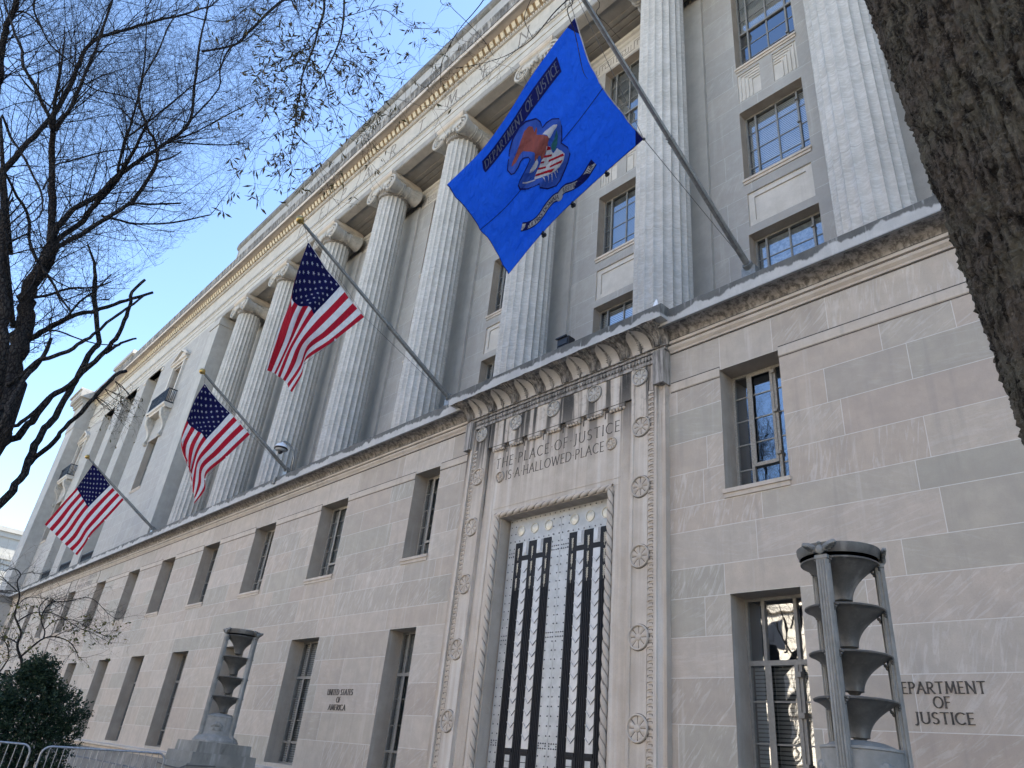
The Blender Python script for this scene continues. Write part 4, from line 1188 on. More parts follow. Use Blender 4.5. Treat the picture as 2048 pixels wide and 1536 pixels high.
# measured centre lines and control points, in metres
FLAGS = {"f2":[[[-4.35,-4.7,12.65],[-4.35,-4.74,11.89],[-4.35,-4.74,11.03],[-4.35,-4.79,10.3],[-4.35,-4.78,9.56],[-4.35,-4.79,8.98]],[[-4.35,-4.2,12.33],[-4.35,-4.31,11.6],[-4.35,-4.44,10.95],[-4.35,-4.52,10.27],[-4.35,-4.59,9.59],[-4.35,-4.64,8.97]],[[-4.35,-3.67,12.01],[-4.35,-3.91,11.4],[-4.35,-4.13,10.86],[-4.35,-4.27,10.23],[-4.35,-4.39,9.56],[-4.35,-4.46,8.95]],[[-4.35,-3.18,11.72],[-4.35,-3.48,11.08],[-4.35,-3.76,10.51],[-4.35,-4.07,9.93],[-4.35,-4.11,9.39],[-4.35,-4.26,8.85]],[[-4.35,-2.77,11.45],[-4.35,-3.11,10.89],[-4.35,-3.47,10.33],[-4.35,-3.96,9.61],[-4.35,-3.94,9.24],[-4.35,-4.06,8.74]]],"f3":[[[-13.35,-3.47,12.16],[-13.35,-3.61,11.49],[-13.35,-3.62,10.71],[-13.35,-3.58,10.11],[-13.35,-3.34,9.64],[-13.35,-3.06,9.34]],[[-13.35,-2.97,11.86],[-13.35,-3.18,11.17],[-13.35,-3.27,10.53],[-13.35,-3.35,9.91],[-13.35,-3.14,9.32],[-13.35,-2.91,9.0]],[[-13.35,-2.45,11.55],[-13.35,-2.68,10.95],[-13.35,-2.91,10.37],[-13.35,-3.03,9.76],[-13.35,-2.97,9.11],[-13.35,-2.8,8.69]],[[-13.35,-1.94,11.31],[-13.35,-2.24,10.7],[-13.35,-2.49,10.13],[-13.35,-2.75,9.55],[-13.35,-2.71,8.94],[-13.35,-2.67,8.43]],[[-13.35,-1.49,11.05],[-13.35,-1.82,10.43],[-13.35,-2.15,9.81],[-13.35,-2.52,9.17],[-13.35,-2.39,8.74],[-13.35,-2.58,8.19]]],"f4":[[[-26.85,-3.31,12.48],[-26.85,-3.45,11.81],[-26.85,-3.59,11.16],[-26.85,-3.81,10.51],[-26.85,-4.02,9.87],[-26.85,-4.22,9.25]],[[-26.85,-2.85,12.13],[-26.85,-3.06,11.46],[-26.85,-3.25,10.83],[-26.85,-3.46,10.2],[-26.85,-3.62,9.56],[-26.85,-3.81,9.0]],[[-26.85,-2.38,11.75],[-26.85,-2.66,11.09],[-26.85,-2.91,10.49],[-26.85,-3.08,9.9],[-26.85,-3.21,9.3],[-26.85,-3.39,8.77]],[[-26.85,-1.94,11.48],[-26.85,-2.22,10.8],[-26.85,-2.46,10.14],[-26.85,-2.65,9.58],[-26.85,-2.76,8.99],[-26.85,-2.97,8.53]],[[-26.85,-1.53,11.23],[-26.85,-1.79,10.55],[-26.85,-2.05,9.93],[-26.85,-2.32,9.29],[-26.85,-2.42,8.79],[-26.85,-2.56,8.29]]],"f1":[[[4.65,-4.8,12.4],[4.31,-4.93,11.85],[3.97,-5.04,11.27],[3.63,-5.13,10.61],[3.29,-5.27,9.99],[2.95,-5.55,9.3]],[[4.65,-4.4,11.77],[4.31,-4.53,11.29],[3.97,-4.66,10.75],[3.63,-4.79,10.19],[3.29,-4.93,9.66],[2.95,-5.18,9.13]],[[4.65,-4.03,11.46],[4.31,-4.14,10.94],[3.97,-4.3,10.38],[3.63,-4.46,9.85],[3.29,-4.6,9.36],[2.95,-4.79,8.95]],[[4.65,-3.55,11.27],[4.31,-3.7,10.71],[3.97,-3.87,10.18],[3.63,-4.04,9.67],[3.29,-4.23,9.15],[2.95,-4.45,8.75]],[[4.65,-2.97,11.16],[4.31,-3.27,10.6],[3.97,-3.52,10.09],[3.63,-3.78,9.55],[3.29,-3.98,9.03],[2.95,-4.16,8.43]]]}
EAGLE = {"outline":[[0.694,0.312],[0.679,0.284],[0.633,0.237],[0.586,0.212],[0.53,0.202],[0.49,0.214],[0.442,0.253],[0.428,0.287],[0.432,0.326],[0.403,0.327],[0.373,0.341],[0.353,0.375],[0.352,0.428],[0.369,0.48],[0.385,0.505],[0.379,0.558],[0.393,0.6],[0.421,0.63],[0.455,0.652],[0.495,0.674],[0.528,0.68],[0.565,0.646],[0.601,0.595],[0.592,0.575],[0.632,0.538],[0.664,0.491],[0.677,0.456],[0.664,0.442],[0.637,0.429],[0.61,0.416],[0.581,0.398],[0.585,0.376],[0.604,0.351],[0.625,0.35],[0.651,0.362],[0.683,0.368],[0.698,0.355]],"body":[[0.67,0.321],[0.648,0.303],[0.61,0.283],[0.571,0.26],[0.525,0.24],[0.49,0.245],[0.477,0.266],[0.479,0.301],[0.457,0.286],[0.459,0.305],[0.474,0.323],[0.46,0.356],[0.455,0.377],[0.439,0.406],[0.455,0.423],[0.459,0.448],[0.478,0.46],[0.498,0.472],[0.512,0.47],[0.514,0.444],[0.523,0.432],[0.534,0.44],[0.555,0.439],[0.55,0.411],[0.546,0.394],[0.562,0.356],[0.574,0.317],[0.603,0.316],[0.636,0.327]],"head":[[0.459,0.354],[0.438,0.355],[0.413,0.365],[0.394,0.371],[0.375,0.392],[0.386,0.4],[0.404,0.4],[0.417,0.405],[0.435,0.412],[0.446,0.405],[0.449,0.379]],"tail":[[0.537,0.437],[0.534,0.464],[0.545,0.48],[0.574,0.481],[0.596,0.466],[0.59,0.452],[0.565,0.445]],"shield":[[0.466,0.432],[0.447,0.455],[0.443,0.507],[0.414,0.506],[0.407,0.543],[0.412,0.571],[0.434,0.592],[0.469,0.603],[0.502,0.598],[0.54,0.577],[0.585,0.53],[0.556,0.505],[0.536,0.492],[0.514,0.475],[0.485,0.474]],"red":[[[0.461,0.437],[0.445,0.462],[0.447,0.477],[0.472,0.453]],[[0.476,0.515],[0.414,0.562],[0.421,0.576],[0.485,0.524]],[[0.496,0.549],[0.438,0.587],[0.453,0.593],[0.504,0.557]],[[0.518,0.478],[0.499,0.494],[0.504,0.503],[0.524,0.482]],[[0.539,0.492],[0.505,0.529],[0.512,0.539],[0.548,0.496]],[[0.562,0.511],[0.493,0.584],[0.518,0.583],[0.571,0.518]],[[0.49,0.467],[0.451,0.503],[0.455,0.515],[0.499,0.473]]],"olive":[[0.388,0.412],[0.387,0.45],[0.405,0.487],[0.434,0.503],[0.443,0.476],[0.436,0.454],[0.414,0.445]],"arrows":[[[0.559,0.561],[0.554,0.566],[0.568,0.6]],[[0.54,0.577],[0.535,0.582],[0.553,0.621]],[[0.523,0.59],[0.516,0.595],[0.532,0.637]],[[0.506,0.598],[0.5,0.601],[0.503,0.639]],[[0.491,0.603],[0.484,0.603],[0.489,0.628]]],"stick":[[0.647,0.468],[0.584,0.528],[0.584,0.539],[0.647,0.476]],"ribbon":[[0.794,0.731],[0.762,0.767],[0.718,0.798],[0.673,0.802],[0.619,0.78],[0.57,0.777],[0.537,0.8],[0.52,0.792],[0.487,0.796],[0.446,0.831],[0.402,0.857],[0.355,0.858],[0.312,0.839],[0.279,0.826]],"knot":[0.532,0.822]}
LIMBS = [["L1",[[-0.68,-8.79,3.93,0.074],[-0.73,-8.72,4.21,0.072],[-0.8,-8.67,4.5,0.071],[-0.89,-8.67,4.81,0.069],[-0.98,-8.65,5.1,0.066],[-1.08,-8.57,5.34,0.064],[-1.17,-8.54,5.78,0.062],[-1.24,-8.5,6.11,0.06],[-1.3,-8.45,6.6,0.057],[-1.34,-8.42,6.74,0.054],[-1.35,-8.71,7.4,0.05],[-1.34,-8.8,7.67,0.046]]],["L1b",[[-0.7,-8.86,7.33,0.044],[-0.7,-8.97,7.59,0.029],[-0.7,-9.14,7.83,0.015]]],["L2",[[-1.33,-8.61,4.65,0.051],[-1.2,-8.57,4.78,0.049],[-1.09,-8.47,5.01,0.047],[-1.0,-8.43,5.2,0.045],[-0.96,-8.31,5.48,0.044],[-0.96,-8.24,5.72,0.042],[-1.01,-8.14,6.05,0.041],[-1.1,-8.06,6.26,0.04],[-1.22,-7.94,6.4,0.038]]],["L3",[[-0.95,-9.02,4.66,0.071],[-0.93,-8.9,4.87,0.068],[-0.89,-8.85,5.05,0.065],[-0.83,-8.8,5.22,0.062],[-0.76,-8.75,5.47,0.058],[-0.68,-8.62,5.67,0.055],[-0.59,-8.51,5.98,0.052],[-0.51,-8.41,6.28,0.049],[-0.43,-8.36,6.47,0.045],[-0.36,-8.35,6.74,0.041],[-0.3,-8.37,6.96,0.037],[-0.27,-8.42,7.17,0.033],[-0.25,-8.33,7.43,0.029]]],["L4",[[-0.5,-9.11,4.69,0.044],[-0.5,-8.99,4.88,0.038],[-0.5,-8.91,5.04,0.032],[-0.5,-8.81,5.36,0.026]]],["L5",[[-1.85,-9.26,6.49,0.066],[-1.82,-9.22,6.57,0.062],[-1.74,-9.11,6.7,0.058],[-1.63,-8.97,6.91,0.054],[-1.5,-8.82,7.08,0.049],[-1.37,-8.64,7.18,0.045],[-1.26,-8.44,7.38,0.041],[-1.18,-8.25,7.55,0.036],[-1.15,-8.02,7.79,0.032]]],["L6",[[-0.43,-9.26,5.31,0.051],[-0.31,-9.24,5.36,0.047],[-0.21,-9.12,5.64,0.044],[-0.12,-9.03,5.72,0.041],[-0.07,-8.87,5.87,0.038],[-0.05,-8.76,6.07,0.035],[-0.07,-8.67,6.24,0.031],[-0.13,-8.53,6.6,0.028],[-0.21,-8.41,6.85,0.025],[-0.32,-8.24,7.25,0.022]]],["L7",[[0.14,-9.19,4.59,0.053],[0.13,-9.21,4.87,0.049],[0.0,-9.2,5.07,0.045],[-0.19,-9.14,5.46,0.042],[-0.39,-9.06,5.83,0.038],[-0.52,-9.06,6.15,0.034]]],["L8",[[-0.8,-8.35,6.37,0.036],[-0.8,-8.26,6.53,0.032],[-0.8,-8.18,6.65,0.027],[-0.8,-8.05,6.77,0.022]]],["L9",[[-1.88,-9.4,7.25,0.038],[-1.95,-9.27,7.38,0.033],[-1.83,-9.01,7.61,0.027],[-1.58,-8.75,7.67,0.022],[-1.35,-8.59,7.77,0.016]]],["L10",[[-1.02,-9.08,6.48,0.035],[-0.89,-9.07,6.53,0.031],[-0.69,-9.01,6.55,0.026],[-0.5,-8.94,6.8,0.022],[-0.37,-8.85,6.98,0.018],[-0.36,-8.74,7.34,0.014]]],["L11",[[-1.02,-9.07,6.46,0.021],[-0.89,-9.02,6.45,0.019],[-0.69,-8.85,6.37,0.017],[-0.5,-8.72,6.29,0.014],[-0.37,-8.49,6.28,0.012],[-0.36,-8.32,6.36,0.011]]],["T0",[[-0.68,-9.16,4.64,0.176],[-0.77,-9.16,4.87,0.168],[-0.9,-9.19,5.21,0.161],[-1.05,-9.29,5.77,0.155],[-1.19,-9.33,6.15,0.147],[-1.29,-9.36,6.43,0.137],[-1.35,-9.41,6.8,0.127],[-1.34,-9.5,7.26,0.117]]],["T1",[[-0.1,-9.45,5.45,0.074],[-0.1,-9.62,5.92,0.069],[-0.1,-9.77,6.29,0.063],[-0.1,-9.91,6.57,0.057]]],["T0a",[[-0.95,-9.43,7.43,0.061],[-1.2,-9.59,8.05,0.059],[-1.34,-9.83,8.82,0.056],[-1.3,-10.04,9.36,0.051],[-1.1,-10.16,9.59,0.046]]],["T0b",[[-1.33,-10.17,9.76,0.039],[-1.19,-10.12,10.04,0.036],[-1.1,-10.11,10.28,0.033],[-1.05,-10.14,10.62,0.03],[-1.07,-10.18,11.26,0.027],[-1.15,-10.24,11.88,0.024],[-1.27,-10.33,12.74,0.021],[-1.42,-10.4,13.22,0.018]]],["T0c",[[-0.42,-10.14,9.11,0.033],[-0.27,-10.32,9.26,0.03],[-0.17,-10.58,9.48,0.027],[-0.15,-10.79,9.67,0.025],[-0.22,-10.9,9.94,0.023],[-0.36,-11.08,10.26,0.02],[-0.53,-11.24,10.61,0.018]]],["U1",[[-1.0,-9.55,7.81,0.066],[-0.93,-9.55,8.06,0.061],[-0.87,-9.47,8.35,0.057],[-0.85,-9.3,8.73,0.054],[-0.86,-9.14,9.31,0.051],[-0.9,-8.91,9.93,0.047],[-0.96,-8.68,10.52,0.043],[-1.05,-8.52,11.18,0.039],[-1.15,-8.67,12.06,0.035],[-1.26,-8.86,13.12,0.03],[-1.35,-8.98,14.1,0.024]]],["U2",[[-0.89,-9.53,7.45,0.057],[-1.06,-9.47,7.89,0.058],[-1.15,-9.3,8.39,0.058],[-1.11,-9.25,8.78,0.058],[-0.96,-9.17,9.03,0.056],[-0.76,-9.14,9.21,0.055]]],["U3",[[-0.75,-9.49,7.46,0.05],[-0.67,-9.26,7.92,0.048],[-0.58,-9.03,8.38,0.046],[-0.49,-8.87,8.7,0.043],[-0.39,-8.81,9.11,0.04],[-0.31,-8.81,9.49,0.037],[-0.24,-8.95,9.74,0.033],[-0.18,-9.14,9.88,0.03],[-0.16,-9.38,10.22,0.026],[-0.15,-9.47,10.61,0.023],[-0.17,-9.45,11.14,0.02],[-0.22,-9.46,11.72,0.017]]],["U4",[[-0.5,-8.86,8.68,0.027],[-0.5,-8.59,8.86,0.023],[-0.5,-8.24,9.13,0.02]]],["U5",[[-0.89,-9.11,8.49,0.031],[-1.1,-8.86,8.69,0.028],[-1.14,-8.62,8.81,0.024],[-1.01,-8.19,9.04,0.021],[-0.76,-7.72,9.39,0.017]]],["U6",[[-0.5,-8.78,9.63,0.024],[-0.5,-8.63,9.82,0.02],[-0.5,-8.53,10.05,0.016]]],["U7",[[-1.2,-8.64,10.68,0.023],[-1.2,-8.26,10.93,0.02],[-1.2,-7.78,11.3,0.017]]],["U8",[[-1.85,-9.11,10.03,0.039],[-1.79,-9.21,10.52,0.035],[-1.67,-9.26,10.89,0.031],[-1.5,-9.33,11.3,0.026],[-1.33,-9.41,11.62,0.022],[-1.21,-9.57,12.16,0.018],[-1.15,-9.79,12.83,0.013]]],["U9",[[-1.65,-9.22,10.66,0.026],[-1.47,-9.01,11.17,0.023],[-1.26,-8.79,11.77,0.021],[-1.11,-8.7,12.0,0.017],[-1.05,-8.47,12.44,0.014],[-1.12,-8.36,13.29,0.012]]],["U10",[[-1.03,-8.86,10.1,0.025],[-0.95,-8.67,10.48,0.022],[-1.0,-8.37,11.01,0.019],[-1.15,-8.05,11.75,0.017],[-1.36,-7.73,12.51,0.014],[-1.54,-7.41,13.24,0.01]]],["V1",[[-2.24,-10.54,9.01,0.071],[-2.16,-10.5,9.11,0.067],[-2.08,-10.45,9.5,0.064],[-2.01,-10.37,9.98,0.061],[-1.95,-10.29,10.43,0.058],[-1.9,-10.28,11.03,0.055],[-1.87,-10.31,11.54,0.052],[-1.85,-10.35,12.02,0.048],[-1.85,-10.25,12.48,0.045],[-1.88,-10.0,12.92,0.041],[-1.92,-9.75,13.42,0.038],[-1.97,-9.52,13.87,0.034],[-2.04,-9.25,14.37,0.03],[-2.11,-9.02,14.89,0.026]]],["V2",[[-2.75,-11.15,11.02,0.077],[-2.7,-11.17,11.12,0.074],[-2.57,-11.36,11.62,0.071],[-2.41,-11.45,11.92,0.068],[-2.24,-11.46,12.06,0.065],[-2.11,-11.51,12.39,0.063],[-2.05,-11.54,12.58,0.06]]],["V3",[[-2.1,-10.2,11.57,0.022],[-2.1,-9.94,11.56,0.019],[-2.1,-9.64,11.72,0.017],[-2.1,-9.32,11.85,0.014]]],["V4",[[-2.24,-11.48,12.25,0.022],[-2.04,-11.3,12.2,0.021],[-1.89,-11.02,11.96,0.02],[-1.85,-10.8,11.7,0.019],[-1.94,-10.42,11.67,0.018],[-2.11,-10.3,11.71,0.018]]],["V5",[[-2.2,-11.05,12.23,0.026],[-2.2,-11.26,12.48,0.024],[-2.2,-11.35,12.81,0.022]]],["V6",[[-2.1,-9.24,14.44,0.018],[-2.1,-8.88,14.66,0.016],[-2.1,-8.47,15.04,0.013],[-2.1,-8.32,15.58,0.011]]],["W1",[[-1.66,-8.74,13.4,0.029],[-1.69,-8.24,14.14,0.033],[-1.88,-8.09,14.85,0.037],[-2.13,-7.85,16.0,0.042],[-2.32,-7.6,16.97,0.047]]],["W2",[[-2.0,-8.27,13.49,0.02],[-2.0,-8.29,14.16,0.026],[-2.0,-8.2,14.47,0.032]]],["W3",[[-1.9,-8.43,11.85,0.024],[-1.9,-8.18,13.03,0.023],[-1.9,-8.29,13.44,0.022],[-1.9,-8.32,13.62,0.02]]],["X1",[[-0.09,-10.7,8.63,0.027],[-0.15,-10.52,8.5,0.026],[-0.09,-10.31,8.3,0.024],[0.07,-10.13,8.02,0.023],[0.28,-9.93,7.67,0.021],[0.46,-9.86,7.43,0.019]]],["X2",[[0.14,-10.37,7.67,0.026],[-0.11,-10.13,7.68,0.028],[-0.31,-9.9,7.56,0.03],[-0.34,-9.8,7.29,0.032],[-0.19,-9.59,6.95,0.033]]],["X3",[[0.14,-9.92,7.8,0.019],[0.14,-9.92,8.13,0.018],[0.06,-9.92,8.31,0.016],[-0.09,-9.73,8.66,0.016],[-0.26,-9.5,9.1,0.015],[-0.42,-9.2,9.52,0.014],[-0.52,-8.92,9.89,0.013]]]]
HANG = [["A",[[5.37,-8.73,7.97,0.014],[5.41,-8.71,7.73,0.013],[5.45,-8.69,7.53,0.012],[5.5,-8.7,7.24,0.01],[5.55,-8.7,6.95,0.009],[5.61,-8.72,6.72,0.008],[5.66,-8.74,6.45,0.007],[5.72,-8.73,6.2,0.006],[5.77,-8.73,5.99,0.005],[5.82,-8.71,5.76,0.004],[5.85,-8.69,5.5,0.003],[5.88,-8.67,5.34,0.002]]],["B",[[5.32,-8.55,8.23,0.013],[5.37,-8.53,7.98,0.011],[5.44,-8.5,7.64,0.01],[5.52,-8.5,7.29,0.008],[5.59,-8.53,6.96,0.007],[5.65,-8.58,6.62,0.005],[5.7,-8.64,6.36,0.004],[5.74,-8.67,6.12,0.003],[5.77,-8.67,5.83,0.002]]],["B2",[[5.73,-8.6,6.53,0.006],[5.79,-8.58,6.38,0.005],[5.81,-8.55,6.3,0.004],[5.79,-8.51,6.21,0.004],[5.74,-8.44,6.24,0.003],[5.68,-8.33,6.18,0.002],[5.6,-8.23,6.2,0.002]]],["C",[[5.48,-8.69,7.26,0.006],[5.62,-8.77,6.93,0.005],[5.81,-8.83,6.57,0.004],[5.92,-8.88,6.34,0.004]]],["D",[[5.29,-8.64,7.5,0.005],[5.41,-8.61,7.54,0.004],[5.59,-8.52,7.52,0.004],[5.77,-8.42,7.54,0.003],[5.87,-8.37,7.56,0.002]]],["E",[[5.35,-8.45,7.25,0.005],[5.5,-8.33,7.15,0.004],[5.68,-8.25,6.92,0.003],[5.86,-8.18,6.64,0.002],[5.96,-8.15,6.48,0.001]]],["F",[[5.25,-8.42,7.58,0.004],[5.39,-8.33,7.34,0.003],[5.57,-8.26,7.12,0.003],[5.75,-8.18,6.91,0.002],[5.93,-7.95,6.9,0.001]]],["G",[[5.49,-8.69,6.86,0.004],[5.61,-8.82,6.56,0.003],[5.79,-8.94,6.19,0.002],[5.89,-9.02,5.96,0.001]]],["Hh",[[6.02,-9.11,6.77,0.003],[6.08,-9.09,6.61,0.003],[6.09,-9.01,6.48,0.002],[6.05,-8.92,6.35,0.002],[5.96,-8.83,6.34,0.002],[5.86,-8.72,6.42,0.001]]],["I",[[5.03,-8.13,8.77,0.004],[5.18,-8.03,8.55,0.004],[5.37,-7.95,8.29,0.003],[5.55,-7.88,8.06,0.002],[5.68,-7.79,8.02,0.002]]],["J",[[5.16,-8.38,7.7,0.003],[5.33,-8.32,7.58,0.003],[5.58,-8.24,7.5,0.002],[5.73,-8.18,7.45,0.001]]],["K",[[5.41,-8.6,6.16,0.003],[5.53,-8.7,5.93,0.002],[5.71,-8.82,5.64,0.002],[5.81,-8.93,5.44,0.001]]],["K2",[[5.81,-8.7,5.72,0.003],[5.88,-8.66,5.63,0.002],[5.82,-8.53,5.66,0.002],[5.64,-8.41,5.8,0.001]]],["L",[[5.36,-8.4,6.8,0.003],[5.5,-8.32,6.62,0.003],[5.68,-8.26,6.41,0.002],[5.84,-8.23,6.22,0.002],[5.95,-8.18,6.11,0.001]]],["M",[[5.49,-8.67,6.44,0.003],[5.62,-8.77,6.17,0.002],[5.8,-8.89,5.88,0.002],[5.9,-8.97,5.71,0.001]]],["N",[[6.15,-6.12,10.11,0.009],[6.08,-6.29,9.73,0.008],[6.05,-6.46,9.32,0.007],[6.01,-6.67,8.72,0.005],[5.96,-6.9,8.28,0.004],[5.9,-7.12,7.98,0.003],[5.77,-7.41,7.71,0.003]]],["N2",[[5.97,-7.35,8.84,0.007],[6.01,-7.39,8.58,0.006],[5.98,-7.46,8.32,0.005],[5.9,-7.53,8.08,0.004],[5.8,-7.55,7.88,0.004],[5.7,-7.54,7.69,0.003],[5.63,-7.46,7.53,0.002]]],["N3",[[5.67,-7.69,8.72,0.004],[5.78,-7.61,8.46,0.003],[5.82,-7.47,8.38,0.003],[5.83,-7.22,8.33,0.002],[5.79,-7.0,8.28,0.002]]],["N4",[[6.2,-6.38,9.63,0.007],[6.25,-6.43,9.22,0.006],[6.3,-6.32,8.86,0.005],[6.29,-6.16,8.45,0.004],[6.23,-6.01,8.48,0.003]]],["N5",[[6.33,-6.11,9.81,0.005],[6.41,-6.12,9.34,0.004],[6.43,-5.96,9.3,0.003],[6.42,-5.7,9.3,0.002]]],["N6",[[6.13,-6.78,8.49,0.003],[6.11,-6.9,8.67,0.004],[6.04,-6.83,9.06,0.004],[5.92,-6.65,9.69,0.005]]]]
SMALL = [[[-11.55,-5.73,2.06,0.04],[-11.63,-5.82,2.21,0.038],[-11.73,-5.95,2.45,0.037],[-11.77,-5.86,2.59,0.035],[-11.82,-5.79,2.72,0.033],[-11.89,-5.86,2.94,0.032],[-11.96,-5.95,3.07,0.03],[-12.02,-6.04,3.26,0.028],[-12.06,-6.04,3.5,0.026],[-12.1,-6.17,3.7,0.024],[-12.15,-6.31,3.89,0.022],[-12.16,-6.35,4.11,0.02],[-12.17,-6.38,4.37,0.018],[-12.18,-6.55,4.68,0.016],[-12.16,-6.54,4.86,0.014],[-12.15,-6.68,4.96,0.012],[-12.14,-6.83,4.93,0.01]],[[-11.59,-5.98,2.45,0.024],[-11.94,-6.06,2.54,0.02],[-11.62,-6.22,2.55,0.016],[-11.32,-6.43,2.67,0.012]],[[-11.64,-6.23,2.59,0.018],[-11.27,-6.25,2.76,0.016],[-11.15,-6.26,2.91,0.013],[-11.19,-6.41,3.17,0.011],[-11.37,-6.55,3.27,0.009]],[[-11.59,-5.96,2.94,0.028],[-11.19,-5.93,3.08,0.025],[-11.29,-5.81,3.25,0.022],[-11.41,-5.65,3.43,0.019],[-11.52,-5.41,3.52,0.017],[-11.6,-5.06,3.48,0.014],[-11.68,-4.8,3.31,0.011],[-11.75,-4.66,3.14,0.008]],[[-11.53,-5.63,3.44,0.018],[-11.86,-5.6,3.64,0.017],[-11.97,-5.75,3.88,0.016],[-12.02,-5.76,4.11,0.015],[-12.04,-5.69,4.28,0.014],[-12.03,-5.6,4.37,0.012],[-11.95,-5.3,4.45,0.011],[-11.84,-4.98,4.6,0.01],[-11.72,-4.74,4.55,0.008],[-11.56,-4.41,4.3,0.007],[-11.38,-4.11,4.14,0.005]],[[-11.64,-6.28,3.73,0.017],[-11.9,-6.05,3.97,0.016],[-11.73,-5.9,4.03,0.014],[-11.53,-5.68,4.04,0.012],[-11.31,-5.41,3.95,0.01],[-11.1,-5.06,3.78,0.009],[-10.92,-4.79,3.71,0.007],[-10.72,-4.28,3.51,0.005]],[[-11.69,-6.54,4.4,0.012],[-11.23,-6.84,4.47,0.01],[-11.35,-6.97,4.58,0.008],[-11.68,-7.1,4.68,0.006]],[[-11.68,-6.53,4.39,0.012],[-11.93,-6.75,4.4,0.009],[-12.24,-6.86,4.4,0.006]],[[-11.61,-6.09,3.23,0.016],[-12.13,-6.19,3.35,0.014],[-11.96,-6.38,3.35,0.011],[-11.64,-6.56,3.3,0.008]],[[-11.48,-5.42,3.52,0.011],[-11.29,-5.3,3.64,0.009],[-10.97,-5.09,3.7,0.007],[-10.88,-4.95,3.77,0.005]],[[-11.57,-5.88,3.94,0.012],[-11.12,-6.05,4.07,0.011],[-11.24,-5.96,4.29,0.009],[-11.46,-5.8,4.37,0.008],[-11.71,-5.66,4.33,0.006]],[[-11.7,-6.61,4.8,0.007],[-12.07,-6.37,4.94,0.006],[-12.07,-6.15,4.97,0.004]],[[-11.54,-5.68,3.65,0.012],[-11.96,-5.45,3.92,0.011],[-11.77,-5.2,4.0,0.01],[-11.51,-4.92,3.92,0.008],[-11.19,-4.5,3.74,0.007],[-10.94,-4.35,3.66,0.005]],[[-11.67,-6.43,4.05,0.011],[-11.35,-6.37,4.24,0.009],[-11.15,-6.18,4.28,0.008],[-11.09,-5.95,4.26,0.006],[-11.15,-5.65,4.15,0.005]]]

# ------------------------------------------------------------------ flag poles and flags
def pole(base, tip, label, ball_=True):
    t = thing('flag_pole', label, 'flag pole', base, 'flag poles on the ledge')
    B, T = Vector(base), Vector(tip); d = (T - B)
    p = MB(); p.tube([B - d * .04, B + d*.42, B + d*.425, B + d], [.062, .060, .050, .040], 16)
    for f in (.425, .43, .44): p.tube([B + d*(f - .004), B + d*f], [.067, .067], 16)
    at(p.build('shaft', M['pole'], smooth=True, angle=40), t)
    m_ = MB(); m_.tube([B - d*.045, B + d*.01], [.10, .10], 16); m_.box(B.x - .14, B.x + .14, B.y - .02, B.y + .24, 9.94, B.z - .02)
    at(m_.build('mount', M['pole'], smooth=True, angle=40), t)
    u = d.normalized()
    if ball_:
        b = MB(); c = T + u * .14; b.ball(c, .105, 10); b.tube([T, T + u*.06], [.03, .03], 10)
        at(b.build('finial_ball', M['brass'], smooth=True), t)
    return t, B, T, u
F = FLAGS
poles = {}
for key, base, tip, lab in (('f4', (-26.85, .12, 10.30), (-26.85, -3.55, 12.58), 'grey flag pole nearest the balconied end of the building, furthest from the camera'),
                       ('f3', (-13.35, .10, 10.30), (-13.35, -3.55, 12.49), 'grey flag pole with a white dome camera beside its foot'),
                       ('f2', (-4.35, .22, 10.42), (-4.35, -4.92, 13.09), 'grey flag pole above the left edge of the portal, holding the largest striped flag'),
                       ('f1', (4.65, .24, 10.42), (4.65, -5.45, 13.55), 'grey flag pole over the right window, holding the blue flag')):
    poles[key] = pole(base, tip, lab)

def cr(p0, p1, p2, p3, t):
    return .5 * ((2*p1) + (p2 - p0)*t + (2*p0 - 5*p1 + 4*p2 - p3)*t*t + (3*p1 - p0 - 3*p2 + p3)*t*t*t)
class Cloth:
    """a flag surface through its control points; S(u, v) with u from hoist to fly and v from top to bottom"""
    def __init__(s, grid, amp, ph, folds):
        s.g = [[Vector(p) for p in r] for r in grid]; s.amp = amp; s.ph = ph; s.folds = folds
    def S(s, u, v):
        g = s.g; nv, nu = len(g) - 1, len(g[0]) - 1
        a = min(max(u, 0), 1) * nu; b = min(max(v, 0), 1) * nv
        j = min(int(a), nu - 1); i = min(int(b), nv - 1); fa, fb = a - j, b - i
        cols = []
        for q in (-1, 0, 1, 2):
            r = g[min(max(i + q, 0), nv)]
            cols.append(cr(r[max(j-1, 0)], r[j], r[j+1], r[min(j+2, nu)], fa))
        p = cr(cols[0], cols[1], cols[2], cols[3], fb)
        w = 0
        for (fu, fv, am, ph) in s.folds: w += am * math.sin(2*math.pi*(fu*u + fv*v) + ph)
        w *= s.amp * min(1, .15 + 1.2*u) * (1 - .75 * u ** 5)
        return p + Vector((w, 0, .25*w))
    def N(s, u, v):
        e = .01; a = s.S(min(u+e, 1), v) - s.S(max(u-e, 0), v); b = s.S(u, min(v+e, 1)) - s.S(u, max(v-e, 0))
        n = a.cross(b); n.normalize(); return n
def sheet(cl, nu, nv, name, mats, mfun, parent=None, urange=(0, 1), vrange=(0, 1), off=0):
    mb = MB()
    for i in range(nv + 1):
        for j in range(nu + 1):
            u = urange[0] + (urange[1]-urange[0])*j/nu; v = vrange[0] + (vrange[1]-vrange[0])*i/nv
            p = cl.S(u, v)
            if off: p = p + cl.N(u, v) * off
            mb.v.append(tuple(p))
    for i in range(nv):
        for j in range(nu):
            a = i*(nu+1) + j; mb.f.append([a, a+1, a+nu+2, a+nu+1]); mb.m.append(mfun((j+.5)/nu, (i+.5)/nv))
    return mb.build(name, mats, parent, smooth=True, fix=False)
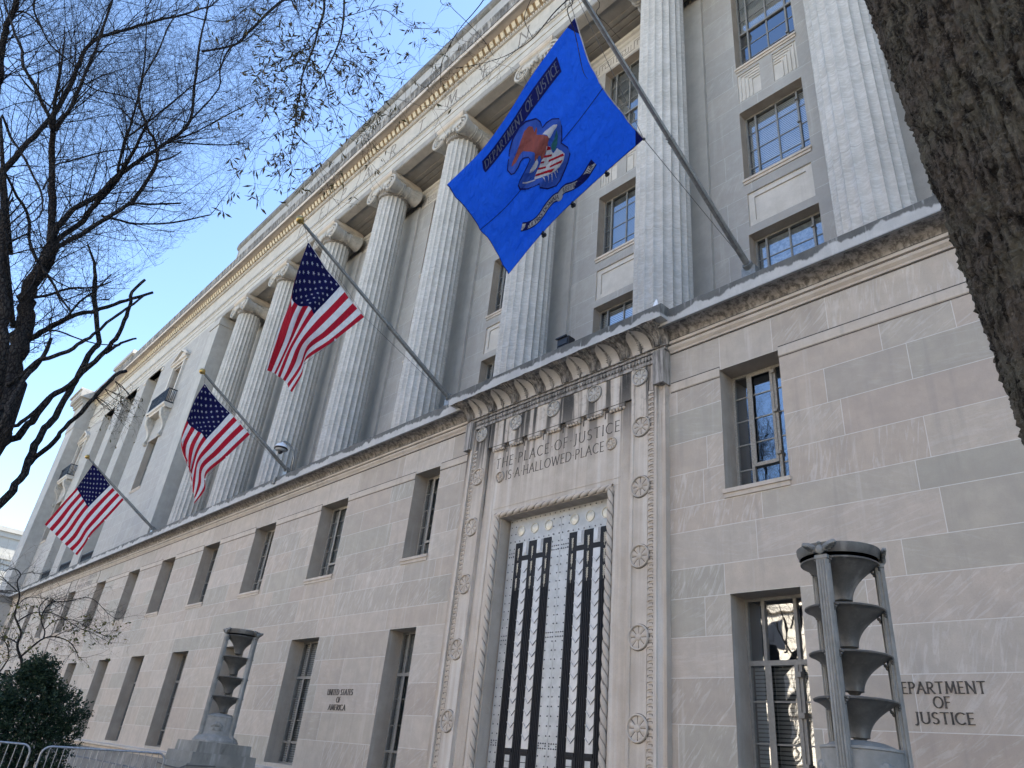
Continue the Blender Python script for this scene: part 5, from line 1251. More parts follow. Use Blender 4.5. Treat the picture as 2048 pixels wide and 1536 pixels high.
def overlay(cl, polys, name, mat, parent, off, sub=0):
    """flat (u, v) polygons laid on both faces of the cloth"""
    mb = MB()
    for s in (-1, 1):
        for poly in polys:
            vs = [cl.S(u, v) + cl.N(u, v) * off * s for u, v in poly]
            mb.add(vs, [tuple(range(len(vs)))] if len(vs) <= 4 else [tuple(range(len(vs)))])
    return mb.build(name, mat, parent, fix=False)
def inside(u, v, poly):
    r = False; j = len(poly) - 1
    for i in range(len(poly)):
        (x0, y0), (x1, y1) = poly[i], poly[j]
        if (y0 > v) != (y1 > v) and u < (x1 - x0) * (v - y0) / (y1 - y0) + x0: r = not r
        j = i
    return r
def patch(cl, polys, name, mat, parent, off, step=.007):
    """(u, v) shapes filled with a fine net of faces that follows the cloth on both sides"""
    mb = MB(); L, H = 3.3, 2.2
    for poly in polys:
        us = [p[0] for p in poly]; vs = [p[1] for p in poly]; u0, u1, v0, v1 = min(us), max(us), min(vs), max(vs)
        nu = max(2, int((u1 - u0) * L / step)); nv = max(2, int((v1 - v0) * H / step)); idx = {}
        def vert(i, j, s):
            k = (i, j, s)
            if k not in idx:
                u = u0 + (u1 - u0) * i / nu; v = v0 + (v1 - v0) * j / nv
                idx[k] = len(mb.v); mb.v.append(tuple(cl.S(u, v) + cl.N(u, v) * off * s))
            return idx[k]
        for i in range(nu):
            for j in range(nv):
                if inside(u0 + (u1 - u0) * (i + .5) / nu, v0 + (v1 - v0) * (j + .5) / nv, poly):
                    for s in (-1, 1): mb.f.append([vert(i, j, s), vert(i+1, j, s), vert(i+1, j+1, s), vert(i, j+1, s)]); mb.m.append(0)
    return mb.build(name, mat, parent, fix=False)
def ribbon_uv(pts, w, L=3.3, H=2.2):
    """a band of half-width w metres along a (u, v) polyline"""
    out = []; P = [(u*L, v*H) for u, v in pts]; nn = []
    for i in range(len(P)):
        a = P[max(i-1, 0)]; b = P[min(i+1, len(P)-1)]; d = math.hypot(b[0]-a[0], b[1]-a[1]) or 1
        nn.append((-(b[1]-a[1])/d, (b[0]-a[0])/d))
    for i in range(len(P) - 1):
        q = [(P[i][0] + nn[i][0]*w, P[i][1] + nn[i][1]*w), (P[i][0] - nn[i][0]*w, P[i][1] - nn[i][1]*w), (P[i+1][0] - nn[i+1][0]*w, P[i+1][1] - nn[i+1][1]*w), (P[i+1][0] + nn[i+1][0]*w, P[i+1][1] + nn[i+1][1]*w)]
        out.append([(a/L, b/H) for a, b in q])
    return out
def with_fold(g):
    # finer rows, then the top strip of the outer half is turned over to the front
    g = [[Vector(p) for p in r] for r in g]; n = len(g[0]); out = []
    for i in range(len(g) - 1):
        out.append(g[i]); out.append([cr(g[max(i-1, 0)][j], g[i][j], g[i+1][j], g[min(i+2, len(g)-1)][j], .5) for j in range(n)])
    out.append(g[-1])
    res = [[p.copy() for p in r] for r in out]
    for j, k in ((3, .75), (4, 1.0), (5, .8)):
        a, b, c = out[0][j], out[1][j], out[2][j]
        res[1][j] = b.lerp(a, .85 * k)                       # the fold line takes the place of the old edge
        res[0][j] = a.lerp(b + (c - b) * .35 + Vector((.13, 0, .03)), k)
    return [[tuple(p) for p in r] for r in res]
F['f2'] = with_fold(F['f2'])
US = (('f2', 'american flag with a shadowed fold on the pole above the left edge of the portal', .11, [(.6, 2.2, 1, .5), (1.6, -1.2, .6, 2), (.3, 5, .25, 1)]),
      ('f3', 'american flag hanging in a narrow twist by the white dome camera', .10, [(.5, 1.8, 1, 1.5), (1.4, -1.5, .7, .3), (.2, 5.5, .25, 0)]),
      ('f4', 'american flag spread open widest, in front of the balconied end of the building', .055, [(.5, 1.5, .8, 2.5), (.9, 1.2, .7, .3), (.2, 5, .2, 2)]))
def lines(cl, T, B, name, parent, clips=(.33, .62, .9)):
    pass
for key, lab, amp, folds in US:
    cl = Cloth(F[key], amp, 0, folds)
    fl = sheet(cl, 60, 78, 'american_flag', [M['f_red'], M['f_white']], lambda u, v: int(v * 13) % 2)
    tag(fl, lab, 'flag', 'american flags on the ledge poles')
    sheet(cl, 26, 30, 'canton', [M['f_navy']], lambda u, v: 0, fl, (0, .4), (0, 7/13), .004)
    sheet(cl, 26, 30, 'canton', [M['f_navy']], lambda u, v: 0, fl, (0, .4), (0, 7/13), -.004)
    stars = []
    for r in range(9):
        for c in range(6 if r % 2 == 0 else 5):
            u = .4 * ((c + .5) / 6 if r % 2 == 0 else (c + 1) / 6); v = 7/13 * (r + .75) / 9.5
            pts = [(u + .0135*(1 if k % 2 == 0 else .42)*math.sin(k*math.pi/5), v - .0205*(1 if k % 2 == 0 else .42)*math.cos(k*math.pi/5)) for k in range(10)]
            stars.append(pts)
    overlay(cl, stars, 'stars', M['f_star'], fl, .0075)
    # hem, clips and lines
    h = MB(); h.tube([cl.S(0, i/20) for i in range(21)], .012, 6); h.build('heading', M['f_white'], fl)
    t, B, T, u = poles[key]
    ck = MB()
    for f in (.35, .66):
        p = cl.S(f, 1); ck.box(p.x - .02, p.x + .02, p.y - .02, p.y + .02, p.z - .03, p.z + .02)
    ck.build('clip', M['white_plastic'], fl)
    ln = MB(); a = cl.S(0, 0); b = cl.S(0, 1)
    ln.tube([T - u*.02, a], .006, 5); ln.tube([T - u*.05 + Vector((.02, 0, -.04)), b + Vector((0, 0, .01))], .005, 5); ln.tube([b, B + u * .35 + Vector((.0, -.02, -.07))], .006, 5)
    ln.tube([b, cl.S(.35, 1), cl.S(.66, 1)], .004, 4); ln.tube([T - u*.1 + Vector((.03, 0, -.045)), B + u*.5 + Vector((.03, 0, -.07))], .005, 5)
    at(ln.build('halyard', M['rope']), t)

cl = Cloth(F['f1'], .05, 0, [(.15, 3.1, .8, .5), (-.3, 5.3, .5, 2), (.4, 8.2, .25, 1), (.7, 1.2, .9, 2.0)])
fb = sheet(cl, 60, 44, 'blue_flag', [M['f_blue']], lambda u, v: 0)
tag(fb, 'royal blue department flag with an eagle emblem and a navy lettered band', 'flag')
sh = EAGLE
def grow(o, k=1.14, c=(.52, .50)):
    return [grow(q, k, c) for q in o] if isinstance(o[0], list) else [c[0] + (o[0] - c[0]) * k, c[1] + (o[1] - c[1]) * k]
for q_ in ('outline', 'body', 'head', 'tail', 'shield', 'red', 'olive', 'arrows', 'stick'): sh[q_] = grow(sh[q_])
# the lettered band along the top
sheet(cl, 50, 4, 'lettered_band', [M['f_dblue']], lambda u, v: 0, fb, (.185, .815), (.085, .165), .004)
sheet(cl, 50, 4, 'lettered_band', [M['f_dblue']], lambda u, v: 0, fb, (.185, .815), (.085, .165), -.004)
q, w = text_quads('DEPARTMENT OF JUSTICE', .105, thick=.17, thin=.07, serif=.16, gap=.14)
k = 2.0 / w
overlay(cl, [[(.50 - (a*k - w*k/2) / 3.3, .125 - (b - .0525) / 2.2) for a, b in quad] for quad in q], 'band_lettering', M['f_letter'], fb, .008)
# seam, hems and corner patches
overlay(cl, ribbon_uv([(i/30, .5) for i in range(31)], .007), 'seam', M['f_dblue'], fb, .0035)
overlay(cl, ribbon_uv([(.997, i/20) for i in range(21)], .010) + ribbon_uv([(i/30, .996) for i in range(31)], .007), 'hem', M['f_dblue'], fb, .003)
overlay(cl, [[(0, 0), (.085, 0), (0, .11)], [(0, .89), (0, 1), (.075, 1)]], 'corner_patch', M['f_dblue'], fb, .004)
h = MB(); h.tube([cl.S(0, i/20) for i in range(21)], .011, 6); h.build('heading', M['f_grey'], fb)
# emblem
patch(cl, [sh['outline']], 'emblem_field', M['f_shape'], fb, .0035, .012)
o = sh['outline'] + [sh['outline'][0]]
em = overlay(cl, ribbon_uv(o, .011), 'emblem_outline', M['f_dblue'], fb, .0065)
patch(cl, [sh['body']], 'eagle_body', M['f_brown'], fb, .0060)
patch(cl, [sh['head']], 'eagle_head', M['f_white'], fb, .0075); patch(cl, [sh['tail']], 'eagle_tail', M['f_white'], fb, .0075)
patch(cl, [sh['shield']], 'shield', M['f_white'], fb, .0075)
for q_ in sh['red']: patch(cl, [q_], 'shield_stripe', M['f_red'], fb, .0090)
patch(cl, [sh['olive']], 'olive_branch', M['f_olive'], fb, .0092)
for q_ in sh['arrows']: patch(cl, [q_], 'arrow', M['f_white'], fb, .0080)
patch(cl, [sh['stick']], 'arrow_shaft', M['f_white'], fb, .0080)
rb = sh['ribbon']
def dense(pts, n=46):
    out = []
    for i in range(len(pts) - 1):
        for j in range(4):
            f = j / 4; P = [pts[max(i-1, 0)], pts[i], pts[i+1], pts[min(i+2, len(pts)-1)]]
            out.append(tuple(cr(P[0][c], P[1][c], P[2][c], P[3][c], f) for c in (0, 1)))
    return out + [tuple(pts[-1])]
R_ = dense(rb)
overlay(cl, ribbon_uv(R_, .082), 'ribbon_border', M['f_dblue'], fb, .0045)
overlay(cl, ribbon_uv(R_, .056), 'ribbon', M['f_grey'], fb, .0065)
kx, ky_ = sh['knot']
overlay(cl, [[(kx + .020*math.cos(a*.5236), ky_ + .028*math.sin(a*.5236)) for a in range(12)]], 'ribbon_knot', M['f_grey'], fb, .0075)
Pm = [(u*3.3, v*2.2) for u, v in R_]; D = [0]
for i in range(len(Pm) - 1): D.append(D[-1] + math.hypot(Pm[i+1][0]-Pm[i][0], Pm[i+1][1]-Pm[i][1]))
def along(s):
    s = min(max(s, 0), D[-1] - 1e-6); i = max(x for x in range(len(D) - 1) if D[x] <= s); f = (s - D[i]) / (D[i+1] - D[i])
    a, b = Pm[i], Pm[i+1]; d = D[i+1] - D[i]; t = ((b[0]-a[0])/d, (b[1]-a[1])/d)
    return (a[0] + (b[0]-a[0])*f, a[1] + (b[1]-a[1])*f), t
def along_text(s, s0, s1, h):
    q, w = text_quads(s, h, thick=.17, thin=.08, serif=.16, gap=.15); k = (s1 - s0) / w; out = []
    for quad in q:
        o = []
        for a, b in quad:
            (x, y), t = along(s0 + a*k)
            nx, ny = -t[1], t[0]            # letters stand towards the top edge of the flag
            o.append(((x + nx*(b - h/2)) / 3.3, (y + ny*(b - h/2)) / 2.2))
        out.append(o)
    return out
overlay(cl, along_text('QUI PRO DOMINA', D[-1]*.05, D[-1]*.50, .074) + along_text('JUSTITIA SEQUITUR', D[-1]*.56, D[-1]*.97, .070), 'motto_lettering', M['f_ink'], fb, .0085)
t, B, T, u = poles['f1']
ck = MB()
for f in (.27, .52, .75):
    p = cl.S(f, 1); ck.box(p.x - .02, p.x + .02, p.y - .02, p.y + .02, p.z - .03, p.z + .02)
    ck.box(p.x - .035, p.x + .035, p.y + .02, p.y + .06, p.z - .05, p.z, 0)
ck.build('clip', M['black_plastic'], fb)
ln = MB(); a = cl.S(0, 0); b = cl.S(0, 1)
ln.tube([T - u*.05, a], .006, 5); ln.tube([T - u*.2 + Vector((.02, 0, -.05)), b], .005, 5); ln.tube([b, B + u*.3 + Vector((0, -.02, -.08))], .006, 5); ln.tube([b, cl.S(.27, 1), cl.S(.52, 1)], .004, 4)
ln.tube([T - u*.3 + Vector((.03, 0, -.045)), B + u*.5 + Vector((.03, 0, -.08))], .005, 5); ln.ball(b, .03, 5)
at(ln.build('halyard', M['rope']), t)

# ------------------------------------------------------------------ torch lamps on stepped pedestals
TX, TY = 6.82, -2.745
def torch():
    t = thing('torch_lamp', 'grey metal torch lamp of stacked bowls beside the DEPARTMENT OF JUSTICE lettering', 'torch lamp', (0, 0, 0), 'torch lamps by the entrance')
    def part(mb, name, mat, parent=t, **k): return mb.build(name, mat, parent, **k)
    zc = [(3.735, 3.385), (3.295, 2.955), (2.878, 2.568), (2.487, 2.185)]
    for i, (zr, zb) in enumerate(zc):
        pr = []
        H = zr - zb; R = .358
        pr += [(.001, zb - .03), (.045, zb - .025), (.06, zb - .005), (.082, zb)]
        for k in range(13):
            q = k / 12; pr.append((.085 + .022*q + (R - .118) * q ** 2.1, zb + H * .965 * q))
        pr += [(R, zr - .012), (R + .004, zr), (R - .01, zr + .008), (R - .02, zr - .004)]
        for k in range(9):
            q = 1 - k / 8; pr.append((.05 + (R - .085) * q ** 2.1, zb + .05 + (H - .06) * q))
        pr[-1] = (.001, zb + .05)
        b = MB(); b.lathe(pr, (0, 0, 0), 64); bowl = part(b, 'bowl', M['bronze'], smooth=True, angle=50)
    rg = MB(); rg.lathe([(.352, 3.785), (.362, 3.775), (.374, 3.80), (.386, 3.835), (.388, 3.868), (.374, 3.872), (.366, 3.85), (.354, 3.80), (.352, 3.785)], (0, 0, 0), 72)
    part(rg, 'top_ring', M['bronze'], smooth=True, angle=40)
    for i, a in enumerate((-90, 30, 150)):
        p = MB(); ca, sa = math.cos(rad(a)), math.sin(rad(a)); r0 = .348
        def P(o, w, z): return (ca*(r0 + o) - sa*w, sa*(r0 + o) + ca*w, z)
        # fluted post: rectangular core with reeds on its faces
        za, zb2 = 1.72, 3.74
        def pbox(o0, o1, w0, w1, z0, z1):
            p.add([P(o0, w0, z0), P(o1, w0, z0), P(o1, w1, z0), P(o0, w1, z0), P(o0, w0, z1), P(o1, w0, z1), P(o1, w1, z1), P(o0, w1, z1)], [(0,3,2,1),(4,5,6,7),(0,1,5,4),(1,2,6,5),(2,3,7,6),(3,0,4,7)])
        pbox(-.035, .035, -.052, .052, za, zb2)
        for k in range(4): p.tube([P(.036, -.039 + .026*k, za + .02), P(.036, -.039 + .026*k, zb2 - .04)], .0105, 6)
        for k in range(2):
            for s in (-1, 1): p.tube([P(-.016 + .032*k, s*.052, za + .02), P(-.016 + .032*k, s*.052, zb2 - .04)], .010, 6)
        pbox(-.045, .045, -.062, .062, zb2 - .03, zb2 + .005)
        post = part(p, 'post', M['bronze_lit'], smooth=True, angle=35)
        # spread-winged eagle over the post
        e = MB()
        e.ball(P(.045, 0, zb2 + .055), .036, 7, 0, 1.35); e.ball(P(.055, 0, zb2 + .115), .019, 6); e.tube([P(.07, 0, zb2 + .118), P(.092, 0, zb2 + .108)], [.009, .002], 5)
        for s in (-1, 1):
            up_ = [(.015, .075), (.05, .105), (.10, .128), (.150, .135), (.168, .118)]
            lo = [(.166, .095), (.150, .100), (.148, .078), (.130, .084), (.126, .060), (.108, .068), (.102, .044), (.082, .054), (.074, .030), (.050, .040), (.030, .022), (.012, .03)]
            ring = up_ + lo; n_ = len(ring); b0 = len(e.v)
            for o_ in (.022, .048):
                for w_, z_ in ring: e.v.append(P(o_ + .02 * (w_ / .17), s * w_, zb2 + z_))
            for q in range(n_):
                q2 = (q + 1) % n_; e.f.append([b0 + q, b0 + q2, b0 + n_ + q2, b0 + n_ + q]); e.m.append(0)
            for q in range(1, n_ - 1):
                e.f.append([b0 + n_, b0 + n_ + q, b0 + n_ + q + 1]); e.f.append([b0, b0 + q + 1, b0 + q]); e.m += [0, 0]
            for k in range(7):
                e.tube([P(.052, s*(.022 + .012*k), zb2 + .085 + .005*k), P(.066, s*(.035 + .018*k), zb2 + .040 + .010*k)], [.006, .004], 4)
        e.build('eagle', M['bronze_lit'], post, smooth=True)
        for zr, zb in zc:
            k = MB()
            for s in (-1, 1):
                for q in range(3): k.ball(P(-.004, s*(.058 + .016*(2 - q)), zr - .012 - .020*q), .013, 5)
            for q in range(3): k.ball(P(-.045 - .014*(2 - q), 0, zr - .045 - .024*q), .016, 5)
            k.build('bracket_leaf', M['bronze'], post, smooth=True)
        f = MB(); pts = [P(.0, 0, 1.75), P(.05, 0, 1.70), P(.09, 0, 1.63)]
        f.tube(pts, [.05, .04, .032], 8); f.ball(P(.085, 0, 1.635), .036, 6); f.build('foot', M['bronze_lit'], post, smooth=True)
    d = MB()
    d.lathe([(.001, 2.165), (.11, 2.163), (.20, 2.15), (.27, 2.125), (.29, 2.11), (.34, 2.105), (.345, 2.085), (.335, 2.075), (.335, 1.76), (.345, 1.74), (.40, 1.71), (.44, 1.68), (.45, 1.65), (.47, 1.64), (.47, 1.60), (.001, 1.60)], (0, 0, 0), 72)
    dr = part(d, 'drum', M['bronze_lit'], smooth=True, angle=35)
    # relief of a standing buffalo on the drum, one to each side
    for a in (-30, 90, 210):
        bf = MB(); r0 = .337
        def Q(w, z, o=0): 
            an_ = rad(a) + w / r0; return (math.cos(an_)*(r0 + o), math.sin(an_)*(r0 + o), z)
        for w, z, r in ((-.02, 1.945, .050), (.03, 1.935, .044), (.075, 1.92, .036), (-.065, 1.935, .040), (-.105, 1.915, .028), (-.115, 1.895, .018)): bf.ball(Q(w, z, -.012), r, 7)
        for w in (-.07, -.045, .06, .085): bf.tube([Q(w, 1.91, .004), Q(w + .006, 1.855, .008), Q(w, 1.835, .006)], [.014, .009, .010], 5)
        bf.tube([Q(.11, 1.925, .004), Q(.13, 1.90, .006)], [.006, .004], 4); bf.tube([Q(-.15, 1.83, .004), Q(0, 1.828, .006), Q(.15, 1.83, .004)], [.007, .009, .007], 5)
        bf.build('buffalo_relief', M['bronze_lit'], dr, smooth=True)
    return t
t0 = torch(); t0.location = (.15 + TX, TY, 0)
t1 = dup(t0, (.15 - TX, TY, 0))
t1['label'] = 'grey metal torch lamp of stacked bowls near the UNITED STATES OF AMERICA lettering'
def pedestal(x, lab):
    t = thing('lamp_pedestal', lab, 'pedestal', (x, TY, gz), 'pedestals of the torch lamps')
    mb = MB(); z = gz
    for i, (h, zt) in enumerate(((1.0, .62), (.88, .98), (.78, 1.20), (.69, 1.40), (.58, 1.598))):
        mb.add([(x - h, TY - h, z), (x + h, TY - h, z), (x + h, TY + h, z), (x - h, TY + h, z), (x - h + .01, TY - h + .01, zt), (x + h - .01, TY - h + .01, zt), (x + h - .01, TY + h - .01, zt), (x - h + .01, TY + h - .01, zt)],
               [(0,3,2,1),(4,5,6,7),(0,1,5,4),(1,2,6,5),(2,3,7,6),(3,0,4,7)]); z = zt
    at(mb.build('stepped_block', M['pedestal']), t)
    c = MB(); c.tube([(x - .78, TY - .80, 1.13), (x - .2, TY - .80, 1.10), (x + .5, TY - .80, 1.09), (x + .80, TY - .79, 1.16), (x + .80, TY - .2, 1.18)], .011, 5)
    at(c.build('cable', M['rope']), t); return t
M['pedestal'] = plain_stone('pedestal_stone', (.20, .195, .175), (.29, .28, .25), dark=.5, streak=.4, dlo=.5, dhi=.72, dscale=(2, 2, .5))
pedestal(.15 - TX, 'weathered stepped stone pedestal under the torch lamp beside the crowd barriers')
pedestal(.15 + TX, 'weathered stepped stone pedestal under the torch lamp in front of the DEPARTMENT OF JUSTICE lettering')

# ------------------------------------------------------------------ crowd barriers
def barrier(p0, p1, z0, z1, lab):
    A, B = Vector((p0[0], p0[1], z0)), Vector((p1[0], p1[1], z1)); L = (B - A).length; d = (B - A) / L
    up = Vector((0, 0, 1)); t = thing('crowd_barrier', lab, 'barrier', tuple(A), 'crowd barriers on the pavement')
    def P(s, h): return A + d*s + up*h
    f = MB(); r = .14; H = 1.10; pts = [P(0, .12)]
    for a in range(0, 91, 15): pts.append(P(r - r*math.cos(rad(a)), H - r + r*math.sin(rad(a))))
    for a in range(0, 91, 15): pts.append(P(L - r + r*math.sin(rad(a)), H - r + r*math.cos(rad(a))))
    pts.append(P(L, .12)); f.tube(pts, .019, 10); f.tube([P(0, .20), P(L, .20)], .016, 8)
    at(f.build('frame', M['galv'], smooth=True, angle=50), t)
    n = 17
    for i in range(n):
        s = .12 + (L - .24) * i / (n - 1); b = MB(); b.tube([P(s, .20), P(s, H)], .0075, 6); at(b.build('bar', M['galv'], smooth=True, angle=50), t)
    side = d.cross(up).normalized()
    for s in (.10, L - .10):
        b = MB(); b.tube([P(s, .20) , P(s, .10) + side*.05, P(s, .02) + side*.32], .014, 6); b.tube([P(s, .20), P(s, .10) - side*.05, P(s, .02) - side*.32], .014, 6)
        at(b.build('foot', M['galv'], smooth=True, angle=50), t)
    for s, h in ((L, .80), (0, .80), (L, .35), (0, .35)):
        b = MB(); q = P(s, h) + d * (.03 if s else -.03); b.tube([P(s, h - .04), q + up*-.04, q + up*.04, P(s, h + .04)], .008, 6); at(b.build('hook', M['galv']), t)
    return t
barrier((-6.30, -6.02), (-5.72, -4.04), gz, gz + .08, 'galvanised crowd barrier panel seen whole, reaching towards the stone pedestal')
barrier((-6.95, -8.30), (-6.34, -6.19), gz - .01, gz, 'galvanised crowd barrier panel cut off by the edge, in front of the dark bush')

# ------------------------------------------------------------------ fittings on the ledge
t = thing('dome_camera', 'white dome security camera on a curved grey arm above the ledge', 'security camera', (-13.0, .1, 10.2))
a = MB(); arm = [(-12.75, .05, 9.95), (-12.75, .02, 10.55), (-12.77, -.05, 10.78), (-12.82, -.25, 11.0), (-12.85, -.42, 11.06), (-12.86, -.48, 10.98)]
a.tube(arm, .035, 8); at(a.build('arm', M['pole'], smooth=True), t)
d = MB(); c = (-12.86, -.48, 10.78); d.lathe([(.03, .22), (.05, .19), (.17, .12), (.23, .03), (.25, 0), (.22, -.01)], c, 28); at(d.build('hood', M['white_plastic'], smooth=True, angle=50), t)
d = MB(); d.lathe([(.23, -.005), (.235, -.045), (.20, -.05)], c, 28); at(d.build('band', M['black_plastic'], smooth=True), t)
d = MB(); d.lathe([(.20, -.05), (.17, -.10), (.10, -.12), (.001, -.12)], c, 24); at(d.build('skirt', M['alu']), t)
d = MB(); d.ball((c[0], c[1], c[2] - .14), .085, 9); at(d.build('dome', M['black_plastic'], smooth=True), t)
d = MB(); d.box(-12.82, -12.68, -.06, .10, 9.70, 9.98); d.box(-12.80, -12.72, -.46, -.10, 9.60, 9.68); d.tube([(-12.75, -.44, 9.70), (-12.75, -.47, 9.45)], .05, 8); at(d.build('bracket', M['bronze_lit']), t)
t = thing('flood_light', 'small black floodlight clamped to the ledge above the portal', 'floodlight', (.47, -.25, 10.0))
d = MB(); c = Vector((.47, -.27, 10.02)); d.box(c.x - .17, c.x + .17, c.y - .10, c.y + .10, c.z - .12, c.z + .14); d.box(c.x - .20, c.x + .12, c.y - .14, c.y - .10, c.z + .14, c.z + .17)
at(d.build('lamp_body', M['black_plastic']), t)
d = MB(); d.tube([(c.x - .20, c.y - .02, c.z - .12), (c.x - .20, c.y, c.z + .02)], .05, 8); d.box(c.x - .24, c.x + .2, c.y + .02, c.y + .06, 9.70, c.z - .06); at(d.build('bracket', M['black_plastic']), t)
d = MB(); d.box(c.x - .14, c.x + .14, c.y - .118, c.y - .1001, c.z - .05, c.z + .08); at(d.build('lens', M['glass_dark'] if 'glass_dark' in M else M['black_iron']), t)
sc = MB(); x, y, z = 3.12, -.50, 9.715
sc.add([(x - .05, y - .10, z + .01), (x + .06, y - .08, z + .02), (x + .05, y - .09, z + .13), (x + .01, y - .07, z + .19), (x - .04, y - .08, z + .11), (x, y - .02, z)], [(0, 1, 2, 3, 4), (0, 5, 1), (1, 5, 2), (4, 3, 5)])
tag(sc.build('paper_scrap', M['white_plastic']), 'tiny white scrap lying on the edge of the stone ledge', 'litter')

# ------------------------------------------------------------------ trees
TR = random.Random(77)
def rvec(rng): 
    while True:
        v = Vector((rng.uniform(-1, 1), rng.uniform(-1, 1), rng.uniform(-1, 1)))
        if .05 < v.length < 1: return v.normalized()
def smooth_poly(pts, k=3):
    out = []
    for i in range(len(pts) - 1):
        P = [pts[max(i-1, 0)], pts[i], pts[i+1], pts[min(i+2, len(pts)-1)]]
        for j in range(k):
            f = j / k; v = [cr(P[0][c], P[1][c], P[2][c], P[3][c], f) for c in range(4)]; v[3] = max(v[3], .002); out.append(v)
    out.append(list(pts[-1])); return out
def shoot(mb, p, d, L, r, rng, level, inside, tw=.35, up=.25, kids=(7, 6), n=5, ends=None, sides=4):
    """one wavering shoot with side shoots; stops at the edge of the crown"""
    pts = [p.copy()]; dirs = []
    for i in range(n):
        d = (d + rvec(rng) * tw * .6 + Vector((0, 0, up * .22))).normalized()
        q = pts[-1] + d * (L / n)
        if not inside(q): break
        pts.append(q); dirs.append(d.copy())
    if len(pts) < 2: return
    k = len(pts) - 1
    rs = [max(.0012, r * (1 - .78 * i / n)) for i in range(k + 1)]
    mb.tube(pts, rs, sides if level < 2 else 3, 0, cap=False)
    if ends is not None: ends.append((pts[-1], dirs[-1]))
    if level >= len(kids): return
    m = kids[level]
    for c in range(m):
        t = .15 + .85 * (c + rng.random()) / m; f = t * k; i = min(int(f), k - 1)
        b = pts[i].lerp(pts[i+1], f - i); a = dirs[i]
        s = (rvec(rng) * 1.0 + a * .75).normalized()
        shoot(mb, b, s, L * rng.uniform(.38, .68) * (1.1 - .35 * t), max(.0014, rs[i] * .55), rng, level + 1, inside, tw * 1.15, up, kids, max(3, n - 1), ends, sides)

t = thing('bare_tree', 'large leafless street tree with dark spreading limbs against the sky', 'tree', (-.75, -9.5, gz))
tk = MB(); tk.tube([(-.75, -9.75, gz - .1), (-.75, -9.62, .8), (-.72, -9.45, 2.2), (-.68, -9.30, 3.6), (-.66, -9.18, 4.7), (-.80, -9.22, 5.5)], [.34, .25, .22, .21, .20, .17], 18)
trunk = at(tk.build('trunk', M['bark_dark'], smooth=True), t)
cw = MB()
roots = {'L1': (-.70, -9.38, 2.7, .12), 'L3': (-.70, -9.30, 3.6, .12), 'L4': (-.69, -9.28, 3.7, .10), 'L7': (-.68, -9.28, 3.8, .12), 'T0': (-.69, -9.25, 3.9, .20), 'X2': (-.3, -9.5, 6.0, .05),
         'V1': (-1.2, -9.6, 6.4, .12), 'V2': (-1.3, -9.6, 5.6, .14), 'X1': (-.4, -9.9, 7.0, .06), 'T1': (-.66, -9.3, 4.6, .13)}
def crown_in(q):      # outline of the crown, in metres
    lim = -7.55 + .10 * (q.z - 10) if q.z > 9.6 else -7.59 - .42 * (9.6 - q.z)
    return q.y < lim and q.z > 5.0 and abs(q.x + 1.1) < 3.2
TW = random.Random(12)
for name, pl in LIMBS:
    pts = [list(p) for p in pl]
    if name in roots: pts = [list(roots[name])] + pts
    if name == 'T0': pts = pts[:-1] + [[-1.25, -9.50, 7.0, .115], [-1.05, -9.50, 7.4, .10], [-.98, -9.46, 7.7, .08]]
    if name in ('T0a', 'U1', 'U2', 'U3'): pts = [[-1.12, -9.50, 7.15, .075]] + pts
    sp_ = smooth_poly(pts, 3)
    for q in sp_: q[3] *= .66 if name[0] in 'LUVWX' else .85
    for i in range(1, len(sp_) - 1):
        j = .35 * sp_[i][3]; sp_[i] = [sp_[i][0] + TW.uniform(-j, j), sp_[i][1] + TW.uniform(-j, j), sp_[i][2] + TW.uniform(-j, j), sp_[i][3] * TW.uniform(.93, 1.10)]
    cw.tube([p[:3] for p in sp_], [p[3] for p in sp_], 10 if sp_[0][3] > .04 else 7)
    tot = sum((Vector(sp_[i+1][:3]) - Vector(sp_[i][:3])).length for i in range(len(sp_) - 1))
    if name in ('L2', 'X1', 'X2'): m = 3
    elif name in ('L1', 'L5', 'U4', 'U6', 'L8'): m = int(tot * 3.5)
    else: m = int(tot * 6.5)
    for c in range(m):
        f = (.14 if name[0] == 'L' else .04) + .86 * (c + TW.random()) / max(1, m); g_ = f * (len(sp_) - 1); i = min(int(g_), len(sp_) - 2)
        a, b = Vector(sp_[i][:3]), Vector(sp_[i+1][:3]); p = a.lerp(b, g_ - i); d = (b - a).normalized()
        s = (rvec(TW) + d * .8 + Vector((0, .10, .30))).normalized()
        L_ = TW.uniform(.7, 1.9) * (1.1 if p.z > 8 else .75)
        shoot(cw, p, s, L_, max(.0035, min(.0085, sp_[i][3] * .34)), TW, 0, crown_in, kids=(6, 5))
for name, pl in LIMBS:           # the limbs run out into fine shoots (broken stubs excepted)
    if name[0] == 'L' or name in ('U4', 'T0', 'U6'): continue
    a, b = Vector(pl[-2][:3]), Vector(pl[-1][:3]); r_ = pl[-1][3] * (.66 if name[0] in 'LUVWX' else .85)
    for k in range(2): shoot(cw, b, ((b - a).normalized() + rvec(TW) * (.10 if k == 0 else .5)).normalized(), TW.uniform(1.0, 1.9), r_ * (.95 if k == 0 else .6), TW, 0, (crown_in if name[0] != 'L' else (lambda q: q.z > 5)), .25, .2, (6, 5), 7)
at(cw.build('branches', M['bark_dark'], smooth=True, fix=False), t)
